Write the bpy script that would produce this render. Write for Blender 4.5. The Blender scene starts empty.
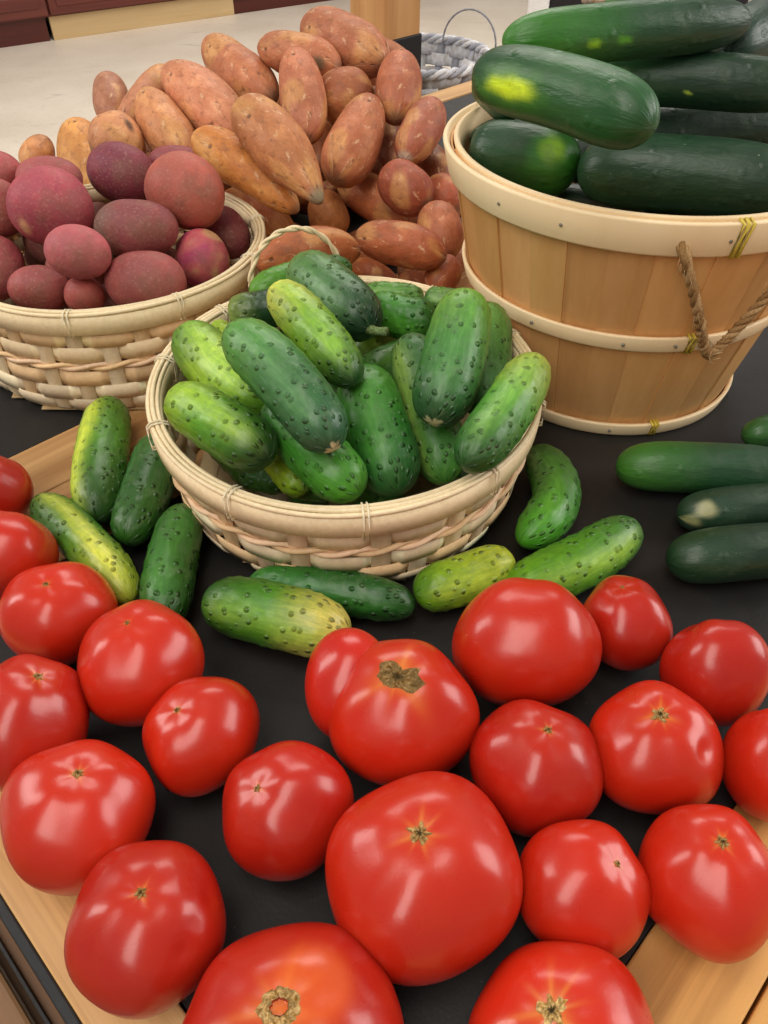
import bpy, bmesh, math, random
import numpy as np
from mathutils import Vector, Matrix

# ------------------------------------------------------------------ camera constants
F_PX = 778.0
PITCH = math.radians(43.3)
CAM = np.array([0.0, 0.0, 0.36])
RIGHT = np.array([1.0, 0.0, 0.0])
UP = np.array([0.0, math.sin(PITCH), math.cos(PITCH)])
BACK = np.array([0.0, -math.cos(PITCH), math.sin(PITCH)])

def nrm(v):
    v = np.asarray(v, float)
    return v / (np.linalg.norm(v, axis=-1, keepdims=True) + 1e-12)

def lin(h):
    h = h.lstrip('#')
    o = []
    for i in (0, 2, 4):
        c = int(h[i:i+2], 16) / 255
        o.append(c / 12.92 if c < 0.04045 else ((c + 0.055) / 1.055) ** 2.4)
    return np.array(o)

def sphere_noise(D, seed, k=7, fmin=1.5, fmax=4.0):
    r = np.random.RandomState(seed)
    out = np.zeros(D.shape[:-1])
    for i in range(k):
        d = nrm(r.normal(size=3))
        out += np.cos(D @ d * r.uniform(fmin, fmax) + r.uniform(0, 6.28)) / k
    return out

# ------------------------------------------------------------------ produce surfaces
# spindle: a bent, tapering body between tips P1 and P2 with middle offset B and radius R
def spindle(P1, P2, B, R, a=2.6, b=0.5, tp=0.0, lump=0.03, seed=0, nl=44, na=36, warts=0, flat=1.0, neck=0.0, ridge=0.0):
    P1 = np.array(P1, float); P2 = np.array(P2, float); B = np.array(B, float)
    C = (P1 + P2) / 2; A = (P2 - P1) / 2
    t = np.sin(np.linspace(-math.pi/2, math.pi/2, nl))
    P = C + t[:, None] * A + (1 - t**2)[:, None] * B
    T = nrm(A - 2 * t[:, None] * B)
    v = nrm(CAM - C)
    n1 = nrm(v - (T @ v)[:, None] * T)
    n2 = np.cross(T, n1)
    if neck: b = 0.36
    rad = np.clip(1 - np.abs(t)**a, 0, 1)**b * (1 + tp * t)
    if neck:
        rad *= 1 - neck * np.clip(t, 0, 1)**1.2
    ang = np.linspace(-math.pi, math.pi, na + 1)[:-1]
    D = np.cos(ang)[None, :, None] * n1[:, None, :] + np.sin(ang)[None, :, None] * n2[:, None, :]
    L = np.linalg.norm(A) * 2
    S = np.stack([np.repeat(t[:, None] * L / 2 / R, na, 1), np.cos(ang)[None, :] * rad[:, None], np.sin(ang)[None, :] * rad[:, None]], -1)
    k = 1 + lump * 2.2 * sphere_noise(S, seed, 8, 0.8, 2.2)
    if lump > 0.04:
        k = k + lump * 0.5 * sphere_noise(S, seed + 21, 9, 2.2, 5.0)
    if ridge:
        k = k * (1 + ridge * np.cos(ang * 5 + seed)[None, :])
    if warts:
        rs = np.random.RandomState(seed + 7)
        wt = rs.uniform(-0.93, 0.93, warts); wa = rs.uniform(-math.pi, math.pi, warts)
        s_t = t[:, None] * L / 2
        bump = np.zeros((nl, na))
        for i in range(warts):
            da = (ang[None, :] - wa[i] + math.pi) % (2 * math.pi) - math.pi
            d2 = (s_t - wt[i] * L / 2)**2 + (da * R)**2
            bump = np.maximum(bump, np.exp(-d2 / (2 * 0.0013**2)))
        k = k + bump * 0.0008 / R
    V = P[:, None, :] + D * (R * rad[:, None] * k)[..., None]
    U = np.repeat((t[:, None] + 1) / 2, na, 1)
    LC = np.stack([np.repeat(t[:, None] * L / 2, na, 1), np.repeat(ang[None, :] * R, nl, 0), np.zeros((nl, na))], -1)
    ANG = np.repeat(ang[None, :], nl, 0)
    return V, U, ANG, LC

def grid_faces(nl, na):
    F = []
    for i in range(nl - 1):
        for j in range(na):
            F.append((i*na + j, i*na + (j+1) % na, (i+1)*na + (j+1) % na, (i+1)*na + j))
    return F

def tomato_surface(c, ext, axis, seed=0, lobes=5, lob=0.03, lump=0.035, dimple=0.10, flat=0.88, nl=56, na=64, dents=()):
    """c centre, ext=(half width right, half height up, half depth); axis = stem direction"""
    r = np.random.RandomState(seed)
    ax = nrm(axis)
    e1 = nrm(np.cross(ax, [0.31, 0.2, 0.93] if abs(ax[2]) < 0.9 else [1, 0, 0])); e2 = np.cross(ax, e1)
    th = np.linspace(0, math.pi, nl); ph = np.linspace(0, 2*math.pi, na + 1)[:-1]
    TH, PH = np.meshgrid(th, ph, indexing='ij')
    st, ct = np.sin(TH), np.cos(TH)
    D = st[..., None]*np.cos(PH)[..., None]*e1 + st[..., None]*np.sin(PH)[..., None]*e2 + ct[..., None]*ax
    rad = 1 + lump * 2 * sphere_noise(D, seed, 7, 1.6, 3.6) + lump * 0.22 * sphere_noise(D, seed + 50, 9, 4.5, 8.0)
    p0 = r.uniform(0, 6.28); p1 = r.uniform(0, 6.28)
    rad += lob * np.cos(lobes*PH + p0) * st**1.3 * (0.6 + 0.4*ct) + lob*0.6*np.cos((lobes-2)*PH + p1)*st**2
    rad -= dimple * np.exp(-(TH/0.30)**2) + 0.03*np.exp(-((math.pi-TH)/0.35)**2)
    for (dv, amp, wd) in dents:
        rad -= amp * np.exp(-((1 - D @ nrm(dv)) / wd))
    V = D * rad[..., None]
    h = V @ ax
    V = V - (1 - flat) * h[..., None] * ax
    # fit the body to its measured half sizes
    M = np.stack([RIGHT, UP, BACK])
    W = V @ M.T
    for i in range(3):
        lo, hi = W[..., i].min(), W[..., i].max()
        W[..., i] = (W[..., i] - (lo + hi)/2) / ((hi - lo)/2) * ext[i]
    V = W @ M + np.array(c, float)
    return V, TH, PH, D

BASKETS = {'cucumber': (-0.025, 0.4325, 0.1272, 0.0755, 0.1175), 'potato': (-0.2244, 0.6171, 0.1246, 0.0846, 0.13), 'bushel': (0.183, 0.5685, 0.138, 0.1785, 0.0996)}
# measured placements (metres; table top is z = 0)
TOMATOES = [
    {'c': [-0.25503, 0.37781, 0.02343], 'ext': (0.02594, 0.0233, 0.02265), 'axis': [0.14744, 0.88465, 0.44233], 'kw': {'seed': 31, 'lobes': 5, 'lob': 0.036, 'lump': 0.062, 'dimple': 0.08, 'flat': 0.9, 'dents': []}, 'label': 'tomato cut by the left edge, highest of the left-hand tomatoes, beside the wooden board', 'scar': 0, 'opt': {}, 'lobe': None},
    {'c': [-0.22696, 0.31557, 0.02857], 'ext': (0.03396, 0.02652, 0.02782), 'axis': [0.14744, 0.88465, 0.44233], 'kw': {'seed': 32, 'lobes': 5, 'lob': 0.036, 'lump': 0.062, 'dimple': 0.08, 'flat': 0.9, 'dents': []}, 'label': 'tomato at the left edge, second from the top of the left-hand tomatoes', 'scar': 0, 'opt': {}, 'lobe': None},
    {'c': [-0.17816, 0.27294, 0.02583], 'ext': (0.03037, 0.0285, 0.02859), 'axis': [0.04481, -0.02865, 0.99858], 'kw': {'seed': 33, 'lobes': 5, 'lob': 0.036, 'lump': 0.062, 'dimple': 0.08, 'flat': 0.9, 'dents': []}, 'label': 'wide tomato lying right below the yellow-striped cucumber at left', 'scar': 0.00276, 'opt': {}, 'lobe': None},
    {'c': [-0.12493, 0.2386, 0.02867], 'ext': (0.03227, 0.03204, 0.02958), 'axis': [-0.06401, 0.13845, 0.9883], 'kw': {'seed': 34, 'lobes': 5, 'lob': 0.036, 'lump': 0.062, 'dimple': 0.08, 'flat': 0.9, 'dents': []}, 'label': 'round tomato just below the cucumber that points down beside the basket', 'scar': 0.00206, 'opt': {}, 'lobe': None},
    {'c': [-0.17087, 0.20192, 0.03053], 'ext': (0.0269, 0.03222, 0.0283), 'axis': [0.40236, 0.25054, 0.88053], 'kw': {'seed': 35, 'lobes': 5, 'lob': 0.036, 'lump': 0.062, 'dimple': 0.08, 'flat': 0.9, 'dents': []}, 'label': 'tomato at the left edge with small starry scar, above the one on wooden edge board', 'scar': 0.00433, 'opt': {}, 'lobe': None},
    {'c': [-0.08824, 0.19905, 0.02468], 'ext': (0.02781, 0.02758, 0.02548), 'axis': [-0.26644, -0.08134, 0.96041], 'kw': {'seed': 36, 'lobes': 5, 'lob': 0.036, 'lump': 0.062, 'dimple': 0.08, 'flat': 0.92, 'dents': []}, 'label': 'smaller squarish tomato in the middle of the left group, on black mat', 'scar': 0.00289, 'opt': {}, 'lobe': None},
    {'c': [-0.13551, 0.1577, 0.02765], 'ext': (0.03288, 0.03131, 0.02953), 'axis': [0.14435, 0.17449, 0.97402], 'kw': {'seed': 37, 'lobes': 5, 'lob': 0.036, 'lump': 0.062, 'dimple': 0.08, 'flat': 0.9, 'dents': []}, 'label': 'large wide tomato at the left edge resting on the wooden border board', 'scar': 0.00484, 'opt': {}, 'lobe': None},
    {'c': [-0.09375, 0.1126, 0.02757], 'ext': (0.0306, 0.02978, 0.02871), 'axis': [0.09644, 0.10076, 0.99023], 'kw': {'seed': 38, 'lobes': 5, 'lob': 0.036, 'lump': 0.062, 'dimple': 0.08, 'flat': 0.9, 'dents': [([0.64198, -0.49251, 0.58763], 0.05, 0.012), ([0.74518, -0.18272, 0.64135], 0.025, 0.01), ([0.84378, 0.21526, 0.49162], 0.02, 0.01)]}, 'label': 'big tomato with a creased dent on its right side, near the bottom left corner', 'scar': 0.0044, 'opt': {}, 'lobe': None},
    {'c': [-0.04279, 0.16137, 0.02658], 'ext': (0.02942, 0.02932, 0.02702), 'axis': [-0.41499, -0.14197, 0.89868], 'kw': {'seed': 39, 'lobes': 5, 'lob': 0.036, 'lump': 0.062, 'dimple': 0.08, 'flat': 0.95, 'dents': []}, 'label': 'angular tomato left of the largest tomato, alone on the black mat', 'scar': 0.00311, 'opt': {}, 'lobe': None},
    {'c': [-0.03332, 0.07578, 0.03234], 'ext': (0.04093, 0.03239, 0.03638), 'axis': [-0.01877, 0.0926, 0.99553], 'kw': {'seed': 40, 'lobes': 5, 'lob': 0.036, 'lump': 0.062, 'dimple': 0.16, 'flat': 0.9, 'dents': []}, 'label': 'huge tomato at the bottom edge with a ring-shaped hole for a stem scar', 'scar': 0.0145, 'opt': {'ring': 1}, 'lobe': None},
    {'c': [0.0159, 0.13076, 0.03385], 'ext': (0.04002, 0.03823, 0.036), 'axis': [-0.06712, 0.06124, 0.99586], 'kw': {'seed': 41, 'lobes': 4, 'lob': 0.05, 'lump': 0.062, 'dimple': 0.08, 'flat': 0.9, 'dents': [([-0.18472, -0.21699, 0.95854], 0.018, 0.01), ([-0.28724, -0.36403, 0.88599], 0.022, 0.01), ([-0.37808, -0.47467, 0.79482], 0.024, 0.01), ([-0.46774, -0.58815, 0.65978], 0.02, 0.01), ([-0.52613, -0.69743, 0.48661], 0.015, 0.01)]}, 'label': 'largest whole tomato at front centre with tan scar on a deep fold', 'scar': 0.00814, 'opt': {}, 'lobe': None},
    {'c': [0.00952, 0.20774, 0.03183], 'ext': (0.03628, 0.03451, 0.03256), 'axis': [-0.07103, -0.04318, 0.99654], 'kw': {'seed': 42, 'lobes': 5, 'lob': 0.036, 'lump': 0.062, 'dimple': 0.08, 'flat': 0.9, 'dents': []}, 'label': 'fused double tomato with a big brown corky scar and a side lobe', 'scar': 0.01741, 'opt': {'cork': 1}, 'lobe': ([-0.01726, 0.22111, 0.03505], [0.02176, 0.02757, 0.02067])},
    {'c': [0.07363, 0.24565, 0.03563], 'ext': (0.03853, 0.03391, 0.03332), 'axis': [0.14744, 0.88465, 0.44233], 'kw': {'seed': 43, 'lobes': 5, 'lob': 0.036, 'lump': 0.062, 'dimple': 0.08, 'flat': 0.9, 'dents': []}, 'label': 'large smooth scarless tomato in front of the long curved cucumber on the right', 'scar': 0, 'opt': {}, 'lobe': None},
    {'c': [0.13192, 0.26905, 0.02311], 'ext': (0.02443, 0.02581, 0.02311), 'axis': [-0.16942, 0.32519, 0.93035], 'kw': {'seed': 44, 'lobes': 5, 'lob': 0.036, 'lump': 0.062, 'dimple': 0.08, 'flat': 0.97, 'dents': []}, 'label': 'small tomato behind the large smooth one, nearest to the dark cucumbers', 'scar': 0.00165, 'opt': {}, 'lobe': None},
    {'c': [0.16883, 0.23323, 0.02761], 'ext': (0.02672, 0.02796, 0.02515), 'axis': [0.14744, 0.88465, 0.44233], 'kw': {'seed': 45, 'lobes': 5, 'lob': 0.036, 'lump': 0.062, 'dimple': 0.08, 'flat': 0.9, 'dents': []}, 'label': 'tomato at upper right of the right group, under the row of dark cucumbers', 'scar': 0, 'opt': {}, 'lobe': None},
    {'c': [0.07012, 0.1811, 0.02778], 'ext': (0.0306, 0.03003, 0.02889), 'axis': [0.07441, 0.08964, 0.99319], 'kw': {'seed': 46, 'lobes': 5, 'lob': 0.036, 'lump': 0.062, 'dimple': 0.08, 'flat': 0.9, 'dents': []}, 'label': 'round tomato amid the right group with a dull tan scar near its top', 'scar': 0.00371, 'opt': {}, 'lobe': None},
    {'c': [0.1278, 0.19145, 0.02751], 'ext': (0.03118, 0.03017, 0.02822), 'axis': [-0.12419, 0.01497, 0.99215], 'kw': {'seed': 47, 'lobes': 5, 'lob': 0.036, 'lump': 0.062, 'dimple': 0.08, 'flat': 0.9, 'dents': [([0.52555, -0.47101, 0.70849], 0.05, 0.012), ([0.06553, -0.15809, 0.98525], 0.025, 0.01), ([0.43257, -0.55307, 0.71204], 0.02, 0.01), ([-0.45153, -0.0952, 0.88716], 0.02, 0.01)]}, 'label': 'wrinkled tomato with pale starry scar in the right group', 'scar': 0.00755, 'opt': {}, 'lobe': None},
    {'c': [0.18235, 0.18284, 0.02604], 'ext': (0.0234, 0.02684, 0.02311), 'axis': [0.14744, 0.88465, 0.44233], 'kw': {'seed': 48, 'lobes': 5, 'lob': 0.036, 'lump': 0.062, 'dimple': 0.08, 'flat': 0.9, 'dents': []}, 'label': 'tomato cut by the right edge, beside the wrinkled tomato', 'scar': 0, 'opt': {}, 'lobe': None},
    {'c': [0.08191, 0.1287, 0.02504], 'ext': (0.02744, 0.02685, 0.02497), 'axis': [0.43138, -0.01272, 0.90208], 'kw': {'seed': 49, 'lobes': 5, 'lob': 0.036, 'lump': 0.062, 'dimple': 0.08, 'flat': 0.95, 'dents': []}, 'label': 'angular tomato between the largest one and the one on the wood at right', 'scar': 0.00248, 'opt': {}, 'lobe': None},
    {'c': [0.13422, 0.13068, 0.02645], 'ext': (0.02758, 0.02992, 0.02645), 'axis': [-0.00515, 0.04544, 0.99895], 'kw': {'seed': 50, 'lobes': 5, 'lob': 0.036, 'lump': 0.062, 'dimple': 0.08, 'flat': 0.9, 'dents': []}, 'label': 'large tomato resting over the wooden board at lower right', 'scar': 0.005, 'opt': {}, 'lobe': None},
    {'c': [0.06419, 0.07836, 0.0263], 'ext': (0.03375, 0.02583, 0.02853), 'axis': [-0.27223, 0.04112, 0.96135], 'kw': {'seed': 51, 'lobes': 5, 'lob': 0.036, 'lump': 0.062, 'dimple': 0.13, 'flat': 0.9, 'dents': []}, 'label': 'tomato at the bottom edge with a large pale star-shaped scar', 'scar': 0.01106, 'opt': {'star': 1}, 'lobe': None},
]
LOOSE_CUCUMBERS = [
    {'kind': 'pickling_cucumber', 'geo': ([-0.20577, 0.48303, 0.01744], [-0.18174, 0.35514, 0.0184], [-0.00206, 0.00017, 0.00018], 0.01814), 'seed': 100, 'col': ('#4a8428', '#3f8a25', '#1f4d18'), 'stripe': ('#bfd244', 1.0, 0.9), 'label': 'upright pickling cucumber on the wooden board, yellowish left side', 'opt': {}},
    {'kind': 'pickling_cucumber', 'geo': ([-0.16006, 0.44012, 0.0176], [-0.15939, 0.33704, 0.01785], [0.00255, -0.00055, -0.00058], 0.01619), 'seed': 101, 'col': ('#2f6a2a', '#27602a', '#2f6d24'), 'stripe': ('#4d8a35', -0.6, 0.4), 'label': 'dark pickling cucumber squeezed between the yellow-sided one and the basket', 'opt': {}},
    {'kind': 'pickling_cucumber', 'geo': ([-0.2271, 0.37596, 0.0158], [-0.14525, 0.28933, 0.017], [0.00271, 0.00173, 0.00183], 0.01403), 'seed': 102, 'col': ('#2e6a2a', '#3d8a28', '#8fb637'), 'stripe': ('#d2d84c', -0.35, 0.9), 'label': 'pickling cucumber with a yellow stripe, lying just above the left tomatoes', 'opt': {}},
    {'kind': 'pickling_cucumber', 'geo': ([-0.12824, 0.36788, 0.01601], [-0.1227, 0.27132, 0.01664], [-0.00237, 0.00031, 0.00032], 0.01522), 'seed': 103, 'col': ('#3b7d33', '#2e7427', '#25641f'), 'stripe': ('#5e9a48', 0.2, 0.3), 'label': 'pickling cucumber pointing down at the round left tomato, at the basket foot', 'opt': {}},
    {'kind': 'pickling_cucumber', 'geo': ([-0.10254, 0.28764, 0.01843], [-0.01892, 0.26157, 0.01991], [0.00052, 0.00149, 0.00158], 0.01786), 'seed': 104, 'col': ('#23591c', '#3f8a22', '#c9d76a'), 'stripe': ('#8fbf45', 0.3, 0.5), 'label': 'pickling cucumber fading from green to pale yellow, lying in front of the basket', 'opt': {}},
    {'kind': 'pickling_cucumber', 'geo': ([-0.08094, 0.30721, 0.01117], [0.01808, 0.28866, 0.0119], [0.00049, 0.00241, 0.00256], 0.01347), 'seed': 105, 'col': ('#2d7a2a', '#236a25', '#1c4f1e'), 'stripe': ('#3b8a35', 0.2, 0.3), 'label': 'long dark pickling cucumber against the front of the cucumber basket', 'opt': {}},
    {'kind': 'pickling_cucumber', 'geo': ([0.01772, 0.29482, 0.01688], [0.07741, 0.32105, 0.01847], [0.0004, -0.00076, -0.00081], 0.01488), 'seed': 106, 'col': ('#4f9a1c', '#86b62e', '#9fc43a'), 'stripe': ('#b7cf4a', 0.4, 0.5), 'label': 'short lime-coloured pickling cucumber by the basket front, at right', 'opt': {}},
    {'kind': 'pickling_cucumber', 'geo': ([0.10315, 0.42716, 0.01724], [0.08398, 0.33736, 0.01748], [0.0203, -0.00168, -0.00179], 0.01568), 'seed': 107, 'col': ('#2a5a2c', '#3c8232', '#3f9a22'), 'stripe': ('#6aa83c', 0.2, 0.4), 'label': 'hooked pickling cucumber right of the basket', 'opt': {}},
    {'kind': 'pickling_cucumber', 'geo': ([0.07121, 0.29609, 0.01924], [0.15736, 0.3496, 0.02036], [0.00248, -0.0033, -0.0035], 0.01634), 'seed': 108, 'col': ('#5fae1f', '#4a9a24', '#356f3a'), 'stripe': ('#a6cc4a', 0.3, 0.5), 'label': 'curved pickling cucumber behind the large smooth tomato', 'opt': {}},
    {'kind': 'dark_cucumber', 'geo': ([0.15934, 0.41007, 0.01604], [0.28142, 0.39974, 0.01677], [0.0001, 0.0014, 0.00149], 0.01785), 'seed': 109, 'col': ('#3c8028', '#1e4a2a', '#1d3f28'), 'stripe': None, 'label': 'dark green cucumber on the black mat in front of the bushel basket, with lighter tip', 'opt': {}},
    {'kind': 'dark_cucumber', 'geo': ([0.19011, 0.36435, 0.0131], [0.28091, 0.37612, 0.01458], [-0.00014, 0.00089, 0.00094], 0.01453), 'seed': 110, 'col': ('#23482f', '#213f2b', '#1d3826'), 'stripe': None, 'label': 'dark green cucumber with a pale scabby patch on its end', 'opt': {}},
    {'kind': 'dark_cucumber', 'geo': ([0.17167, 0.32154, 0.01547], [0.26874, 0.33225, 0.01655], [-0.00017, 0.00125, 0.00132], 0.01713), 'seed': 111, 'col': ('#1d4425', '#1c3b26', '#1a3524'), 'stripe': None, 'label': 'dark green cucumber nearest to the right-hand tomatoes', 'opt': {}},
    {'kind': 'dark_cucumber', 'geo': ([0.2625, 0.45036, 0.01075], [0.3332, 0.46753, 0.01242], [-0.00026, 0.00099, 0.00105], 0.01214), 'seed': 112, 'col': ('#2f6a2a', '#1f4a28', '#1d3f28'), 'stripe': None, 'label': 'dark cucumber tip at the right edge, beside the bushel foot', 'opt': {}},
]
BASKET_PICKLES = [
    {'kind': 'pickling_cucumber', 'geo': ([-0.01654, 0.53863, 0.07867], [0.02977, 0.5312, 0.07931], [0.0, 0.0, 0.0], 0.00898), 'seed': 200, 'col': ('#4a8a32', '#4f9a38', '#4a8a35'), 'stripe': ('#8fc060', 0, 0.3), 'label': 'pickling cucumber lying along the back rim of its basket', 'opt': {}},
    {'kind': 'pickling_cucumber', 'geo': ([0.02911, 0.51791, 0.08396], [0.05649, 0.51433, 0.08428], [0.0, 0.0, 0.0], 0.00944), 'seed': 201, 'col': ('#3a7a30', '#5a9a45', '#5a9a45'), 'stripe': ('#9cc46a', 0, 0.3), 'label': 'speckled pickling cucumber at the back rim, behind the tall leaning one', 'opt': {}},
    {'kind': 'pickling_cucumber', 'geo': ([-0.0131, 0.51422, 0.08036], [0.0374, 0.49153, 0.08104], [-0.0003, -0.00096, -0.00102], 0.01505), 'seed': 202, 'col': ('#3f9a26', '#37902a', '#1f5a22'), 'stripe': ('#6ab03f', 0.4, 0.4), 'label': 'smooth bright green pickling cucumber at the back of the basket', 'opt': {}},
    {'kind': 'pickling_cucumber', 'geo': ([-0.09674, 0.51672, 0.08933], [-0.02426, 0.55607, 0.09014], [-0.00073, 0.00197, 0.00209], 0.01221), 'seed': 203, 'col': ('#58a82c', '#3a8228', '#2a6a2c'), 'stripe': ('#7ab84a', 0.3, 0.3), 'label': 'pickling cucumber topmost at the back left under the cane handle', 'opt': {}},
    {'kind': 'pickling_cucumber', 'geo': ([-0.10977, 0.49444, 0.08647], [-0.06538, 0.5028, 0.08735], [-0.0, 0.0, 0.0], 0.01308), 'seed': 204, 'col': ('#7fae58', '#1d4a28', '#1c4426'), 'stripe': None, 'label': 'dark pickling cucumber with pale tip at the back left rim', 'opt': {}},
    {'kind': 'pickling_cucumber', 'geo': ([-0.12082, 0.49894, 0.07363], [-0.0923, 0.44566, 0.0742], [0.0, 0.0, 0.0], 0.00972), 'seed': 205, 'col': ('#8cc63a', '#86bc3a', '#5a9a2c'), 'stripe': None, 'label': 'lime pickling cucumber half hidden behind the two big left ones', 'opt': {}},
    {'kind': 'pickling_cucumber', 'geo': ([-0.0259, 0.47948, 0.05252], [0.01166, 0.54129, 0.0528], [-0.0, 0.0, 0.0], 0.0131), 'seed': 206, 'col': ('#5aa024', '#8fc23a', '#9cc84a'), 'stripe': ('#b5d65a', 0.3, 0.4), 'label': 'short lime pickling cucumber in the middle of the basket', 'opt': {}},
    {'kind': 'pickling_cucumber', 'geo': ([-0.09953, 0.42505, 0.04816], [-0.06198, 0.39742, 0.04936], [0.0, 0.0, 0.0], 0.00923), 'seed': 207, 'col': ('#49701f', '#3f6a20', '#2f5a1c'), 'stripe': None, 'label': 'olive pickling cucumber deep in the gap at left of the basket', 'opt': {}},
    {'kind': 'pickling_cucumber', 'geo': ([-0.09071, 0.37308, 0.04132], [-0.05956, 0.36323, 0.04158], [0.0, 0.0, 0.0], 0.00813), 'seed': 208, 'col': ('#2f6a2a', '#2c6a28', '#2a6228'), 'stripe': None, 'label': 'dark pickling cucumber deep in the basket behind the front left rim', 'opt': {}},
    {'kind': 'pickling_cucumber', 'geo': ([-0.05817, 0.36145, 0.0415], [-0.03063, 0.35531, 0.04201], [0.0, 0.0, 0.0], 0.00739), 'seed': 209, 'col': ('#2f6a2a', '#35742a', '#2a6228'), 'stripe': None, 'label': 'pickling cucumber barely showing above the front rim beside the lime tip', 'opt': {}},
    {'kind': 'pickling_cucumber', 'geo': ([-0.07102, 0.37313, 0.06138], [-0.04702, 0.34087, 0.05493], [0.0, 0.0, 0.0], 0.0096), 'seed': 210, 'col': ('#a9c63a', '#8fc22c', '#6fae22'), 'stripe': None, 'label': 'small lime pickling cucumber tip low in the gap at front left', 'opt': {}},
    {'kind': 'pickling_cucumber', 'geo': ([-0.0661, 0.37866, 0.09237], [-0.01331, 0.32132, 0.07169], [-0.00165, -0.00109, -0.00116], 0.01717), 'seed': 211, 'col': ('#2a6a30', '#338a2a', '#44982a'), 'stripe': ('#5aa83c', 0.2, 0.3), 'label': 'pickling cucumber leaning on the front rim under the scabby-ended one', 'opt': {}},
    {'kind': 'pickling_cucumber', 'geo': ([0.01566, 0.44826, 0.09539], [0.03783, 0.3572, 0.04687], [0.00122, 0.00022, 0.00023], 0.01768), 'seed': 212, 'col': ('#2f6838', '#2f7a2c', '#3f8a38'), 'stripe': ('#a3c05a', 0.8, 0.6), 'label': 'pickling cucumber standing behind the tall leaning one with pale left streak', 'opt': {}},
    {'kind': 'pickling_cucumber', 'geo': ([-0.01396, 0.42104, 0.08703], [0.00871, 0.33668, 0.05868], [-0.00174, -0.00036, -0.00038], 0.02005), 'seed': 213, 'col': ('#3f9a26', '#2f7f2c', '#276a34'), 'stripe': ('#6ab04a', 0, 0.3), 'label': 'stout pickling cucumber in the front centre of the basket', 'opt': {}},
    {'kind': 'pickling_cucumber', 'geo': ([0.09243, 0.40545, 0.10493], [0.04277, 0.31959, 0.09263], [0.00188, -0.00088, -0.00093], 0.01537), 'seed': 214, 'col': ('#a0c858', '#4a9a36', '#1f5a26'), 'stripe': ('#8fc25a', 0.3, 0.4), 'label': 'pickling cucumber at the right rim with light upper end', 'opt': {}},
    {'kind': 'pickling_cucumber', 'geo': ([0.0723, 0.49092, 0.09226], [0.06431, 0.40779, 0.0632], [-0.00201, 5e-05, 6e-05], 0.01874), 'seed': 215, 'col': ('#5a9a48', '#3a8038', '#2c6a30'), 'stripe': ('#7ab05a', 0, 0.4), 'label': 'pickling cucumber just right of the tall leaning one, pale dot at its end', 'opt': {'tip': '#a5c46a'}},
    {'kind': 'pickling_cucumber', 'geo': ([0.0511, 0.44103, 0.12964], [0.0282, 0.36105, 0.09016], [0.00173, -0.00031, -0.00033], 0.01906), 'seed': 216, 'col': ('#6ab03c', '#3f8a3f', '#265a35'), 'stripe': ('#6aa85a', 0, 0.35), 'label': 'tall leaning pickling cucumber at the right, bumpy with dark lower end', 'opt': {'tip': '#cfc79a'}},
    {'kind': 'pickling_cucumber', 'geo': ([-0.12421, 0.37756, 0.09599], [-0.06321, 0.32796, 0.08988], [0.00123, 0.0013, 0.00138], 0.01696), 'seed': 217, 'col': ('#8fcf2c', '#4a9a22', '#1f5222'), 'stripe': ('#b5dc4a', -0.3, 0.6), 'label': 'lime-to-dark pickling cucumber at the far left rim, lower one', 'opt': {}},
    {'kind': 'pickling_cucumber', 'geo': ([-0.13258, 0.46271, 0.09142], [-0.06985, 0.3906, 0.07947], [-0.00305, -0.00226, -0.00239], 0.01859), 'seed': 218, 'col': ('#2f7a22', '#7fba2c', '#5aa824'), 'stripe': ('#b5dc5a', -0.2, 0.55), 'label': 'pickling cucumber at the upper left with pale ridge, above the left rim', 'opt': {}},
    {'kind': 'pickling_cucumber', 'geo': ([-0.07044, 0.46053, 0.12224], [-0.01748, 0.38151, 0.10377], [0.00186, 0.00109, 0.00115], 0.01468), 'seed': 219, 'col': ('#bfe06a', '#6fb82c', '#1a4a22'), 'stripe': ('#9cd04a', -0.3, 0.5), 'label': 'very light lime pickling cucumber with dark lower end, at top of the pile', 'opt': {}},
    {'kind': 'pickling_cucumber', 'geo': ([-0.06311, 0.52603, 0.10472], [-0.00853, 0.45342, 0.09681], [0.00175, 0.00145, 0.00154], 0.01991), 'seed': 220, 'col': ('#5a9a4a', '#356f3a', '#1c4630'), 'stripe': ('#7aa870', 0.2, 0.35), 'label': 'fat dark pickling cucumber with a stem stub at the top of the pile', 'opt': {'stub': 1}},
    {'kind': 'pickling_cucumber', 'geo': ([-0.08826, 0.39349, 0.13159], [-0.02619, 0.31926, 0.1045], [0.00369, 0.00223, 0.00237], 0.01695), 'seed': 221, 'col': ('#4f9a3c', '#2f7038', '#22583a'), 'stripe': ('#6aa060', 0.1, 0.35), 'label': 'long dark pickling cucumber with a beige scab on its lower end', 'opt': {'tip': '#cdbf92'}},
]
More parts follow.
